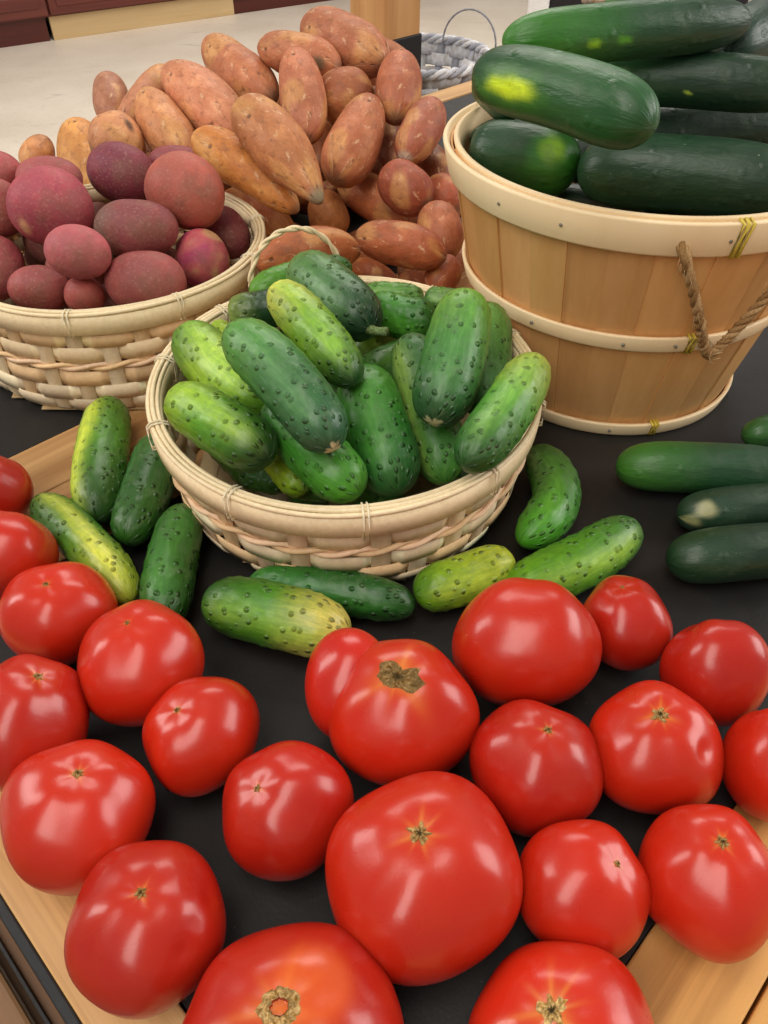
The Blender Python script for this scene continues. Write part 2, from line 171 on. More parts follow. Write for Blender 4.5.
RED_POTATOES = [
    {'geo': ([-0.35508, 0.6923, 0.11221], [-0.31264, 0.68992, 0.10968], [0.0, 0.0, 0.0], 0.01905), 'seed': 300, 'col': '#8c3f4d', 'label': 'red potato at the left edge, topmost in the basket'},
    {'geo': ([-0.2137, 0.7344, 0.10775], [-0.15914, 0.72942, 0.10246], [0.0, 0.0, 0.0], 0.01637), 'seed': 301, 'col': '#7a3a48', 'label': 'red potato peeking out behind the paler big one at the back rim'},
    {'geo': ([-0.31389, 0.67901, 0.1103], [-0.2583, 0.68077, 0.11217], [-0.0, 0.0, 0.0], 0.01796), 'seed': 302, 'col': '#84404c', 'label': 'red potato with a pale blemish, behind the big pink one at left'},
    {'geo': ([-0.32425, 0.66005, 0.11728], [-0.31593, 0.62812, 0.08339], [0.0, 0.0, 0.0], 0.02079), 'seed': 303, 'col': '#8a4048', 'label': 'red potato cut by the left edge, half way up the pile'},
    {'geo': ([-0.27174, 0.71731, 0.07267], [-0.25048, 0.69829, 0.05249], [0.0, 0.0, 0.0], 0.01571), 'seed': 304, 'col': '#6e3a3c', 'label': 'small red potato deep in the gap in the middle of the basket'},
    {'geo': ([-0.32607, 0.67562, 0.04371], [-0.30421, 0.67437, 0.04239], [0.0, 0.0, 0.0], 0.01275), 'seed': 305, 'col': '#6a3540', 'label': 'small dark red potato deep behind the oval one'},
    {'geo': ([-0.22624, 0.59935, 0.07942], [-0.21412, 0.59381, 0.07354], [0.0, 0.0, 0.0], 0.00889), 'seed': 306, 'col': '#5f4634', 'label': 'tiny olive-shaded red potato in the gap right of the oval one'},
    {'geo': ([-0.15269, 0.66911, 0.08589], [-0.12146, 0.64531, 0.06063], [0.0, 0.0, 0.0], 0.01995), 'seed': 307, 'col': '#6b2a3c', 'label': 'dark red potato against the right rim'},
    {'geo': ([-0.13586, 0.65441, 0.04052], [-0.11798, 0.65503, 0.04117], [-0.0, 0.0, 0.0], 0.0076), 'seed': 308, 'col': '#8c3350', 'label': 'tiny red potato at the right rim beside the scabby one'},
    {'geo': ([-0.26169, 0.71399, 0.11135], [-0.20403, 0.70243, 0.09908], [0.0, 0.0, 0.0], 0.02617), 'seed': 309, 'col': '#6b2c42', 'label': 'dark purple-red potato with an eye, standing out at the top of the pile'},
    {'geo': ([-0.19097, 0.64354, 0.12493], [-0.1319, 0.62633, 0.10668], [0.0, 0.0, 0.0], 0.02832), 'seed': 310, 'col': '#8e4646', 'label': 'big brownish-red potato at the top right of the basket'},
    {'geo': ([-0.22576, 0.59391, 0.10409], [-0.16092, 0.59499, 0.10522], [-0.0, 0.0, 0.0], 0.02226), 'seed': 311, 'col': '#713642', 'label': 'red potato with a grey-brown side in the middle of the pile'},
    {'geo': ([-0.3215, 0.62279, 0.08574], [-0.3149, 0.58717, 0.04794], [0.0, 0.0, 0.0], 0.02061), 'seed': 312, 'col': '#823a48', 'label': 'red potato cut by the left edge, near the rim'},
    {'geo': ([-0.15712, 0.62047, 0.09013], [-0.13911, 0.59073, 0.05856], [0.0, 0.0, 0.0], 0.02291), 'seed': 313, 'col': '#9a4458', 'label': 'scabby magenta potato with tan patches by the front right rim'},
    {'geo': ([-0.29311, 0.56157, 0.06923], [-0.24621, 0.56318, 0.07094], [-0.0, 0.0, 0.0], 0.01798), 'seed': 314, 'col': '#7d3a44', 'label': 'red potato at the front rim, leftmost'},
    {'geo': ([-0.21361, 0.55625, 0.07864], [-0.15214, 0.55573, 0.07808], [0.0, 0.0, 0.0], 0.02459), 'seed': 315, 'col': '#82404a', 'label': 'large round potato at the front rim with a dark eye'},
    {'geo': ([-0.23197, 0.56244, 0.07967], [-0.23197, 0.54335, 0.05941], [0.0, 0.0, 0.0], 0.01624), 'seed': 316, 'col': '#8c4048', 'label': 'smallest front potato, egg shaped, between two bigger ones at the rim'},
    {'geo': ([-0.30316, 0.62852, 0.10742], [-0.23669, 0.62629, 0.10506], [0.0, 0.0, 0.0], 0.02999), 'seed': 317, 'col': '#8f3b52', 'label': 'large pink-red potato at upper left with a skin nick'},
    {'geo': ([-0.24968, 0.55199, 0.10779], [-0.2024, 0.54743, 0.10295], [0.0, 0.0, 0.0], 0.01958), 'seed': 318, 'col': '#95485a', 'label': 'smooth oval pink potato leaning in the middle front'},
]
SWEET_POTATOES = [
    {'geo': ([-0.34489, 0.8363, 0.09334], [-0.34834, 0.78795, 0.07989], [0.0, -0.0, -0.0], 0.01451), 'seed': 400, 'col': '#c98a58', 'tp': 0, 'neck': 0, 'label': 'small orange sweet potato at the far left end of the heap'},
    {'geo': ([-0.29113, 0.91122, 0.13035], [-0.26937, 0.83175, 0.11084], [0.0, 0.0, 0.0], 0.01899), 'seed': 401, 'col': '#b87c5e', 'tp': 0, 'neck': 0, 'label': 'stubby sweet potato standing up at the left ridge of the heap'},
    {'geo': ([-0.30901, 0.83571, 0.10872], [-0.28024, 0.74744, 0.06445], [0.0, 0.0, 0.0], 0.02454), 'seed': 402, 'col': '#cf8f4e', 'tp': 0, 'neck': 0, 'label': 'orange-tan sweet potato behind the red potatoes, left part of heap'},
    {'geo': ([-0.22638, 0.91254, 0.13945], [-0.25548, 0.81159, 0.11506], [0.00235, -0.00132, -0.0014], 0.0177), 'seed': 403, 'col': '#c5835f', 'tp': 0, 'neck': 0, 'label': 'slim sweet potato leaning left at the left ridge'},
    {'geo': ([-0.04133, 0.91687, 0.13083], [0.0, 0.90002, 0.12751], [0.0, 0.0, 0.0], 0.01369), 'seed': 404, 'col': '#a8623f', 'tp': 0, 'neck': 0, 'label': 'sweet potato mostly hidden behind the ones near the post'},
    {'geo': ([-0.0831, 0.93508, 0.17392], [0.00098, 0.85085, 0.15611], [0.00136, 0.00185, 0.00196], 0.02619), 'seed': 405, 'col': '#b4704f', 'tp': 0, 'neck': 0, 'label': 'topmost sweet potato of the heap, beside the wooden post'},
    {'geo': ([-0.12618, 0.88569, 0.16384], [-0.04271, 0.84452, 0.15503], [0.00098, 0.00262, 0.00278], 0.01972), 'seed': 406, 'col': '#b87350', 'tp': 0, 'neck': 0, 'label': 'sweet potato with a grey scab at the top ridge'},
    {'geo': ([-0.1904, 0.96123, 0.15282], [-0.11092, 0.84881, 0.12718], [-0.00137, -0.00107, -0.00114], 0.02393), 'seed': 407, 'col': '#bd7752', 'tp': 0, 'neck': 0, 'label': 'long sweet potato at the ridge between the fat smooth one and the scabbed one'},
    {'geo': ([0.00412, 0.86069, 0.1041], [0.00783, 0.78689, 0.08407], [0.0, 0.0, 0.0], 0.01508), 'seed': 408, 'col': '#8a4c30', 'tp': 0, 'neck': 0, 'label': 'dark sweet potato in the gap below the egg-shaped one'},
    {'geo': ([-0.06563, 0.81982, 0.13513], [-0.00971, 0.82804, 0.13732], [-0.0, 0.0, 0.0], 0.02565), 'seed': 409, 'col': '#a9633f', 'tp': 0, 'neck': 0, 'label': 'broad sweet potato under the topmost one'},
    {'geo': ([-0.21844, 0.88282, 0.11115], [-0.17837, 0.82165, 0.09517], [0.0, 0.0, 0.0], 0.01331), 'seed': 410, 'col': '#b5703f', 'tp': 0, 'neck': 0, 'label': 'sweet potato sliver between the fat smooth one and the pale tapered one'},
    {'geo': ([-0.14933, 0.8273, 0.09334], [-0.10562, 0.78312, 0.0816], [0.0, 0.0, 0.0], 0.01689), 'seed': 411, 'col': '#6f3d22', 'tp': 0, 'neck': 0, 'label': 'dark sweet potato deep behind the necked one'},
    {'geo': ([-0.05054, 0.85992, 0.1024], [-0.06049, 0.77987, 0.08086], [0.0, -0.0, -0.0], 0.01505), 'seed': 412, 'col': '#b0683c', 'tp': 0, 'neck': 0, 'label': 'narrow sweet potato in the gap below the reddish upright one'},
    {'geo': ([0.04022, 0.82041, 0.08984], [0.06004, 0.76613, 0.07447], [0.0, 0.0, 0.0], 0.01579), 'seed': 413, 'col': '#875033', 'tp': 0, 'neck': 0, 'label': 'brown sweet potato in shade against the bushel rim'},
    {'geo': ([0.04431, 0.7621, 0.07597], [0.06752, 0.72388, 0.0644], [0.0, 0.0, 0.0], 0.01996), 'seed': 414, 'col': '#a5573c', 'tp': 0, 'neck': 0, 'label': 'reddish sweet potato against the bushel, above the blunt one'},
    {'geo': ([-0.21879, 0.86852, 0.14831], [-0.13481, 0.77366, 0.11153], [0.00265, 0.00195, 0.00207], 0.02573), 'seed': 415, 'col': '#cb8560', 'tp': 0.05, 'neck': 0, 'label': 'fat smooth sweet potato at the upper left of the heap'},
    {'geo': ([-0.23296, 0.82986, 0.13949], [-0.1828, 0.75324, 0.10129], [-0.0016, -0.0007, -0.00074], 0.02236), 'seed': 416, 'col': '#cd8b5c', 'tp': 0.12, 'neck': 0, 'label': 'pale tapered sweet potato behind the purple-red potato'},
    {'geo': ([-0.27117, 0.7551, 0.1078], [-0.23011, 0.78232, 0.11593], [-0.0, 0.0, 0.0], 0.02626), 'seed': 417, 'col': '#c98b60', 'tp': 0, 'neck': 0, 'label': 'round tan sweet potato with a dark scar, right behind the red potatoes'},
    {'geo': ([-0.08604, 0.83428, 0.17273], [-0.07055, 0.74162, 0.12096], [0.00275, 0.00027, 0.00029], 0.02127), 'seed': 418, 'col': '#b8704f', 'tp': 0.05, 'neck': 0, 'label': 'reddish upright sweet potato in the middle of the upper heap'},
    {'geo': ([0.01758, 0.85926, 0.16368], [0.01124, 0.78205, 0.12748], [0.0, -0.0, -0.0], 0.022), 'seed': 419, 'col': '#ad6546', 'tp': 0, 'neck': 0, 'label': 'egg-shaped sweet potato standing on end beside the post'},
    {'geo': ([0.04875, 0.7944, 0.13953], [0.01809, 0.73068, 0.10903], [0.0, -0.0, -0.0], 0.01934), 'seed': 420, 'col': '#a9624a', 'tp': 0, 'neck': 0, 'label': 'sweet potato with pale root tip, just left of the bushel rim'},
    {'geo': ([-0.01219, 0.79768, 0.14292], [-0.04474, 0.70919, 0.09745], [0.00252, -0.00075, -0.0008], 0.02382), 'seed': 421, 'col': '#b36c48', 'tp': 0.12, 'neck': 0, 'label': 'plump sweet potato in the centre right of the heap, narrow at top'},
    {'geo': ([-0.06338, 0.78004, 0.06442], [-0.04348, 0.7778, 0.06429], [0.0, 0.0, 0.0], 0.0089), 'seed': 422, 'col': '#93583a', 'tp': 0, 'neck': 0, 'label': 'tiny sweet potato knob behind the round tan tipped one'},
    {'geo': ([0.0, 0.72937, 0.09894], [0.03827, 0.69139, 0.08394], [0.0, 0.0, 0.0], 0.02118), 'seed': 423, 'col': '#a5573f', 'tp': 0, 'neck': 0, 'label': 'round-ended reddish sweet potato with two bumps'},
    {'geo': ([-0.04504, 0.77733, 0.07415], [0.02841, 0.72065, 0.05044], [0.00206, 0.00223, 0.00237], 0.02022), 'seed': 424, 'col': '#b5683f', 'tp': -0.08, 'neck': 0, 'label': 'orange-brown sweet potato sloping down right in the middle of the heap'},
    {'geo': ([0.04289, 0.69343, 0.08223], [0.05555, 0.64264, 0.05733], [0.0, 0.0, 0.0], 0.01938), 'seed': 425, 'col': '#b36c4b', 'tp': 0, 'neck': 0, 'label': 'blunt sweet potato against the bushel side'},
    {'geo': ([-0.1571, 0.75726, 0.06347], [-0.08874, 0.71062, 0.04317], [0.00198, 0.00225, 0.00239], 0.02009), 'seed': 426, 'col': '#b8683c', 'tp': 0, 'neck': 0, 'label': 'sweet potato just outside the rim of the red potato basket'},
    {'geo': ([-0.16857, 0.73114, 0.12939], [-0.07315, 0.65663, 0.09186], [0.00205, 0.00192, 0.00204], 0.01868), 'seed': 427, 'col': '#c47c3c', 'tp': -0.22, 'neck': 0, 'label': 'long orange sweet potato tapering down to the right with dark specks'},
    {'geo': ([-0.0604, 0.75196, 0.07032], [-0.04632, 0.7141, 0.04553], [0.0, 0.0, 0.0], 0.01952), 'seed': 428, 'col': '#bd7a45', 'tp': 0, 'neck': 0, 'label': 'round tan-tipped sweet potato seen end on below the necked one'},
    {'geo': ([-0.03192, 0.69117, 0.02856], [0.01288, 0.662, 0.01922], [0.0, 0.0, 0.0], 0.01301), 'seed': 429, 'col': '#a3562f', 'tp': 0, 'neck': 0, 'label': 'sweet potato low behind the back rim of the cucumber basket'},
    {'geo': ([-0.12104, 0.70939, 0.15926], [-0.0502, 0.62003, 0.11403], [0.0025, 0.00145, 0.00154], 0.02333), 'seed': 430, 'col': '#bf7a4c', 'tp': -0.1, 'neck': 0.6, 'label': 'necked sweet potato with a cut grey end in the heap centre'},
    {'geo': ([-0.10135, 0.574, 0.08475], [-0.01811, 0.58617, 0.08889], [-0.00052, 0.0032, 0.0034], 0.01802), 'seed': 431, 'col': '#ad6138', 'tp': 0, 'neck': 0, 'label': 'large sweet potato lying behind the cane handle'},
    {'geo': ([0.01091, 0.65544, 0.02456], [0.04271, 0.65544, 0.02456], [0.0, 0.0, 0.0], 0.01363), 'seed': 432, 'col': '#a95c39', 'tp': 0, 'neck': 0, 'label': 'short sweet potato low in front, behind the cucumber basket rim'},
    {'geo': ([0.04056, 0.60591, 0.04444], [0.05979, 0.64038, 0.05657], [-0.0, 0.0, 0.0], 0.01498), 'seed': 433, 'col': '#a55a38', 'tp': 0, 'neck': 0, 'label': 'sweet potato low in front, touching the bushel'},
    {'geo': ([-0.02435, 0.6339, 0.07998], [0.05101, 0.60861, 0.0725], [0.00078, 0.00222, 0.00235], 0.0187), 'seed': 434, 'col': '#b0603c', 'tp': 0, 'neck': 0, 'label': 'reddish barrel-shaped sweet potato at the heap front'},
]
BUSHEL_CUCUMBERS = [
    {'kind': 'dark_cucumber', 'geo': ([0.1608, 0.68085, 0.23802], [0.26196, 0.70891, 0.23824], [-0.0, 0.0, 0.0], 0.01136), 'seed': 500, 'col': ('#5a8a4a', '#2a5530', '#1d3f28'), 'stripe': None, 'label': 'dark cucumber with a dried pale stem end, farthest back on the bushel', 'opt': {'stem': 1, 'frac': 0.95}},
    {'kind': 'dark_cucumber', 'geo': ([0.07251, 0.64934, 0.19227], [0.08846, 0.58088, 0.19244], [0.0, 0.0, 0.0], 0.01085), 'seed': 501, 'col': ('#2f7a2a', '#1f5524', '#1d4022'), 'stripe': None, 'label': 'cucumber end just inside the left rim of the bushel', 'opt': {'frac': 1.0}},
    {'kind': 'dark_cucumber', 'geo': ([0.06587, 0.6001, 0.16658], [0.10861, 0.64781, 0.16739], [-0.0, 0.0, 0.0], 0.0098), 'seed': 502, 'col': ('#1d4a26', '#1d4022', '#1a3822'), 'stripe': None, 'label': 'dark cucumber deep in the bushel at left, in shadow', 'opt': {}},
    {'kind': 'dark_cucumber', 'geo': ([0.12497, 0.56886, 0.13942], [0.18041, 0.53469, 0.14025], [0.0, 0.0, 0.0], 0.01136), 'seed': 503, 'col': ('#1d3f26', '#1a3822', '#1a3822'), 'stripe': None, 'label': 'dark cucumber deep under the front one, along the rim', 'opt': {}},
    {'kind': 'dark_cucumber', 'geo': ([0.11494, 0.71088, 0.19615], [0.28832, 0.70677, 0.19638], [-1e-05, -0.00111, -0.00118], 0.01211), 'seed': 504, 'col': ('#23502a', '#27502f', '#2a4f30'), 'stripe': None, 'label': 'cucumber almost hidden under the topmost one', 'opt': {}},
    {'kind': 'dark_cucumber', 'geo': ([0.22318, 0.57201, 0.23103], [0.33402, 0.725, 0.23146], [-0.0, 0.0, 0.0], 0.02088), 'seed': 505, 'col': ('#1a3828', '#1a3828', '#1a3828'), 'stripe': None, 'label': 'blackish cucumber at the top right corner', 'opt': {'frac': 0.92}},
    {'kind': 'dark_cucumber', 'geo': ([0.14771, 0.58618, 0.17645], [0.30567, 0.60188, 0.177], [-0.0, 0.0, 0.0], 0.01793), 'seed': 506, 'col': ('#1f402a', '#233f2c', '#233f2c'), 'stripe': None, 'label': 'dull dark cucumber second from front, right half of the bushel', 'opt': {}},
    {'kind': 'dark_cucumber', 'geo': ([0.11863, 0.5841, 0.21522], [0.26879, 0.54498, 0.21577], [0.00013, 0.00135, 0.00143], 0.01704), 'seed': 507, 'col': ('#2f6a33', '#20452c', '#1e3c28'), 'stripe': None, 'label': 'cucumber with a white scratch and a yellow dot in mid pile', 'opt': {'dot': 1}},
    {'kind': 'dark_cucumber', 'geo': ([0.06968, 0.5207, 0.24828], [0.23083, 0.57103, 0.24855], [-0.0, 0.0, 0.0], 0.01553), 'seed': 508, 'col': ('#3c8a28', '#1f4a28', '#1d3c28'), 'stripe': None, 'label': 'topmost long cucumber across the bushel with bright green tip', 'opt': {'dots': 1, 's0': 0.388}},
    {'kind': 'dark_cucumber', 'geo': ([0.0622, 0.58177, 0.16638], [0.13107, 0.54383, 0.16667], [0.00037, 0.00141, 0.0015], 0.02161), 'seed': 509, 'col': ('#1a3f26', '#1f5224', '#2f7a26'), 'stripe': None, 'label': 'short fat cucumber inside the left rim with a yellow end spot', 'opt': {'endspot': 1}},
    {'kind': 'dark_cucumber', 'geo': ([0.1294, 0.53688, 0.16914], [0.26737, 0.49779, 0.16949], [0.00031, 0.00223, 0.00236], 0.02347), 'seed': 510, 'col': ('#23502e', '#1d4028', '#1c3826'), 'stripe': None, 'label': 'front-most big cucumber lying along the bushel rim', 'opt': {}},
    {'kind': 'dark_cucumber', 'geo': ([0.05565, 0.51776, 0.23059], [0.13632, 0.42196, 0.23075], [0.00142, 0.00328, 0.00348], 0.01882), 'seed': 511, 'col': ('#1f4a2c', '#235f26', '#1f5a28'), 'stripe': None, 'label': 'big cucumber with a bright yellow patch leaning over the left rim', 'opt': {'patch': 1}},
]
BURIED_SWEET_POTATOES = [
    {'geo': ([-0.17269, 0.78564, 0.02483], [-0.1067, 0.86063, 0.01717], [0.0, 0.0, 0.0], 0.01901), 'seed': 900, 'col': '#a5623c', 'tp': 0, 'neck': 0, 'label': 'sweet potato buried in shade at the bottom of the heap'},
    {'geo': ([-0.22916, 0.81661, 0.05967], [-0.27187, 0.91446, 0.06968], [0.0, 0.0, 0.0], 0.0219), 'seed': 901, 'col': '#a5623c', 'tp': 0, 'neck': 0, 'label': 'sweet potato buried in shade at the bottom of the heap'},
    {'geo': ([-0.15871, 0.98035, 0.08438], [-0.07533, 0.95291, 0.08794], [0.0, 0.0, 0.0], 0.01802), 'seed': 902, 'col': '#a5623c', 'tp': 0, 'neck': 0, 'label': 'sweet potato buried in shade at the bottom of the heap'},
    {'geo': ([-0.03407, 0.86464, 0.02193], [-0.04259, 0.95479, 0.02007], [0.0, 0.0, 0.0], 0.02005), 'seed': 903, 'col': '#a5623c', 'tp': 0, 'neck': 0, 'label': 'sweet potato buried in shade at the bottom of the heap'},
    {'geo': ([-0.13061, 0.85865, 0.0172], [-0.20148, 0.91902, 0.0248], [0.0, 0.0, 0.0], 0.01974), 'seed': 904, 'col': '#a5623c', 'tp': 0, 'neck': 0, 'label': 'sweet potato buried in shade at the bottom of the heap'},
    {'geo': ([-0.00155, 0.93702, 0.07071], [0.05043, 0.84175, 0.06878], [0.0, 0.0, 0.0], 0.01789), 'seed': 905, 'col': '#a5623c', 'tp': 0, 'neck': 0, 'label': 'sweet potato buried in shade at the bottom of the heap'},
    {'geo': ([-0.30204, 0.79902, 0.02243], [-0.24361, 0.88916, 0.01957], [0.0, 0.0, 0.0], 0.01944), 'seed': 906, 'col': '#a5623c', 'tp': 0, 'neck': 0, 'label': 'sweet potato buried in shade at the bottom of the heap'},
    {'geo': ([-0.19199, 0.96885, 0.07398], [-0.2173, 0.86421, 0.07704], [0.0, 0.0, 0.0], 0.02012), 'seed': 907, 'col': '#a5623c', 'tp': 0, 'neck': 0, 'label': 'sweet potato buried in shade at the bottom of the heap'},
    {'geo': ([-0.13203, 0.80686, 0.04992], [-0.02769, 0.82459, 0.05826], [0.0, 0.0, 0.0], 0.01829), 'seed': 908, 'col': '#a5623c', 'tp': 0, 'neck': 0, 'label': 'sweet potato buried in shade at the bottom of the heap'},
    {'geo': ([0.09226, 0.74345, 0.02128], [0.01501, 0.68616, 0.02072], [0.0, 0.0, 0.0], 0.02148), 'seed': 909, 'col': '#a5623c', 'tp': 0, 'neck': 0, 'label': 'sweet potato buried in shade at the bottom of the heap'},
    {'geo': ([0.02177, 0.76642, 0.02092], [-0.04537, 0.71681, 0.02108], [0.0, 0.0, 0.0], 0.02011), 'seed': 910, 'col': '#a5623c', 'tp': 0, 'neck': 0, 'label': 'sweet potato buried in shade at the bottom of the heap'},
    {'geo': ([-0.13051, 0.8636, 0.06085], [-0.20188, 0.81447, 0.05724], [0.0, 0.0, 0.0], 0.02204), 'seed': 911, 'col': '#a5623c', 'tp': 0, 'neck': 0, 'label': 'sweet potato buried in shade at the bottom of the heap'},
    {'geo': ([-0.07512, 0.77379, 0.01833], [-0.15917, 0.74324, 0.02367], [0.0, 0.0, 0.0], 0.01807), 'seed': 912, 'col': '#a5623c', 'tp': 0, 'neck': 0, 'label': 'sweet potato buried in shade at the bottom of the heap'},
    {'geo': ([0.06241, 0.97427, 0.01741], [-0.02125, 0.95909, 0.02459], [0.0, 0.0, 0.0], 0.01986), 'seed': 913, 'col': '#a5623c', 'tp': 0, 'neck': 0, 'label': 'sweet potato buried in shade at the bottom of the heap'},
    {'geo': ([-0.32665, 0.74312, 0.03638], [-0.4177, 0.73835, 0.03994], [0.0, 0.0, 0.0], 0.0219), 'seed': 914, 'col': '#a5623c', 'tp': 0, 'neck': 0, 'label': 'sweet potato buried in shade at the bottom of the heap'},
    {'geo': ([0.04249, 0.89757, 0.02458], [0.09563, 0.97731, 0.01742], [0.0, 0.0, 0.0], 0.01917), 'seed': 915, 'col': '#a5623c', 'tp': 0, 'neck': 0, 'label': 'sweet potato buried in shade at the bottom of the heap'},
    {'geo': ([-0.26483, 0.80211, 0.02403], [-0.18917, 0.86406, 0.01797], [0.0, 0.0, 0.0], 0.01764), 'seed': 916, 'col': '#a5623c', 'tp': 0, 'neck': 0, 'label': 'sweet potato buried in shade at the bottom of the heap'},
    {'geo': ([-0.01228, 0.87664, 0.02101], [0.02016, 0.77951, 0.02099], [0.0, 0.0, 0.0], 0.01817), 'seed': 917, 'col': '#a5623c', 'tp': 0, 'neck': 0, 'label': 'sweet potato buried in shade at the bottom of the heap'},
    {'geo': ([-0.09488, 0.91198, 0.01848], [-0.17914, 0.97556, 0.02352], [0.0, 0.0, 0.0], 0.0177), 'seed': 918, 'col': '#a5623c', 'tp': 0, 'neck': 0, 'label': 'sweet potato buried in shade at the bottom of the heap'},
    {'geo': ([-0.2062, 0.76876, 0.02534], [-0.31306, 0.77463, 0.01666], [0.0, 0.0, 0.0], 0.01767), 'seed': 919, 'col': '#a5623c', 'tp': 0, 'neck': 0, 'label': 'sweet potato buried in shade at the bottom of the heap'},
    {'geo': ([0.02396, 0.87848, 0.11154], [-0.0699, 0.87299, 0.11384], [0.0, 0.0, 0.0], 0.01864), 'seed': 920, 'col': '#a5623c', 'tp': 0, 'neck': 0, 'label': 'sweet potato buried in shade at the bottom of the heap'},
    {'geo': ([-0.04794, 0.9798, 0.14023], [-0.11807, 0.91341, 0.14539], [0.0, 0.0, 0.0], 0.01933), 'seed': 921, 'col': '#a5623c', 'tp': 0, 'neck': 0, 'label': 'sweet potato buried in shade at the bottom of the heap'},
    {'geo': ([0.035, 0.92486, 0.08774], [-0.01865, 0.99942, 0.08267], [0.0, 0.0, 0.0], 0.01814), 'seed': 922, 'col': '#a5623c', 'tp': 0, 'neck': 0, 'label': 'sweet potato buried in shade at the bottom of the heap'},
    {'geo': ([-0.03031, 0.92897, 0.07676], [-0.10817, 0.90557, 0.07458], [0.0, 0.0, 0.0], 0.02208), 'seed': 923, 'col': '#a5623c', 'tp': 0, 'neck': 0, 'label': 'sweet potato buried in shade at the bottom of the heap'},
    {'geo': ([0.03314, 0.83537, 0.0534], [0.10196, 0.77022, 0.04929], [0.0, 0.0, 0.0], 0.01862), 'seed': 924, 'col': '#a5623c', 'tp': 0, 'neck': 0, 'label': 'sweet potato buried in shade at the bottom of the heap'},
    {'geo': ([0.029, 0.84917, 0.02538], [0.00473, 0.93928, 0.01662], [0.0, 0.0, 0.0], 0.01755), 'seed': 925, 'col': '#a5623c', 'tp': 0, 'neck': 0, 'label': 'sweet potato buried in shade at the bottom of the heap'},
    {'geo': ([-0.32032, 0.80647, 0.0197], [-0.39778, 0.77794, 0.0223], [0.0, 0.0, 0.0], 0.01885), 'seed': 926, 'col': '#a5623c', 'tp': 0, 'neck': 0, 'label': 'sweet potato buried in shade at the bottom of the heap'},
    {'geo': ([-0.22685, 0.81518, 0.04379], [-0.16211, 0.75749, 0.0519], [0.0, 0.0, 0.0], 0.02015), 'seed': 927, 'col': '#a5623c', 'tp': 0, 'neck': 0, 'label': 'sweet potato buried in shade at the bottom of the heap'},
    {'geo': ([-0.27948, 0.85295, 0.05836], [-0.34826, 0.80305, 0.05504], [0.0, 0.0, 0.0], 0.02235), 'seed': 928, 'col': '#a5623c', 'tp': 0, 'neck': 0, 'label': 'sweet potato buried in shade at the bottom of the heap'},
    {'geo': ([-0.10971, 0.8799, 0.0776], [-0.17027, 0.95428, 0.07366], [0.0, 0.0, 0.0], 0.02054), 'seed': 929, 'col': '#a5623c', 'tp': 0, 'neck': 0, 'label': 'sweet potato buried in shade at the bottom of the heap'},
    {'geo': ([-0.02786, 0.87624, 0.06654], [-0.12629, 0.85676, 0.06322], [0.0, 0.0, 0.0], 0.01885), 'seed': 930, 'col': '#a5623c', 'tp': 0, 'neck': 0, 'label': 'sweet potato buried in shade at the bottom of the heap'},
    {'geo': ([-0.01605, 0.78078, 0.053], [-0.00051, 0.87534, 0.06043], [0.0, 0.0, 0.0], 0.01751), 'seed': 931, 'col': '#a5623c', 'tp': 0, 'neck': 0, 'label': 'sweet potato buried in shade at the bottom of the heap'},
    {'geo': ([-0.19647, 0.95175, 0.01846], [-0.28305, 0.8934, 0.02354], [0.0, 0.0, 0.0], 0.01828), 'seed': 932, 'col': '#a5623c', 'tp': 0, 'neck': 0, 'label': 'sweet potato buried in shade at the bottom of the heap'},
    {'geo': ([-0.07174, 0.67999, 0.0232], [-0.06284, 0.76303, 0.0188], [0.0, 0.0, 0.0], 0.01813), 'seed': 933, 'col': '#a5623c', 'tp': 0, 'neck': 0, 'label': 'sweet potato buried in shade at the bottom of the heap'},
    {'geo': ([-0.05745, 0.85516, 0.02099], [-0.13121, 0.89764, 0.02101], [0.0, 0.0, 0.0], 0.01832), 'seed': 934, 'col': '#a5623c', 'tp': 0, 'neck': 0, 'label': 'sweet potato buried in shade at the bottom of the heap'},
    {'geo': ([0.02939, 0.89739, 0.13619], [-0.01798, 0.98032, 0.14284], [0.0, 0.0, 0.0], 0.01884), 'seed': 935, 'col': '#a5623c', 'tp': 0, 'neck': 0, 'label': 'sweet potato buried in shade at the bottom of the heap'},
]
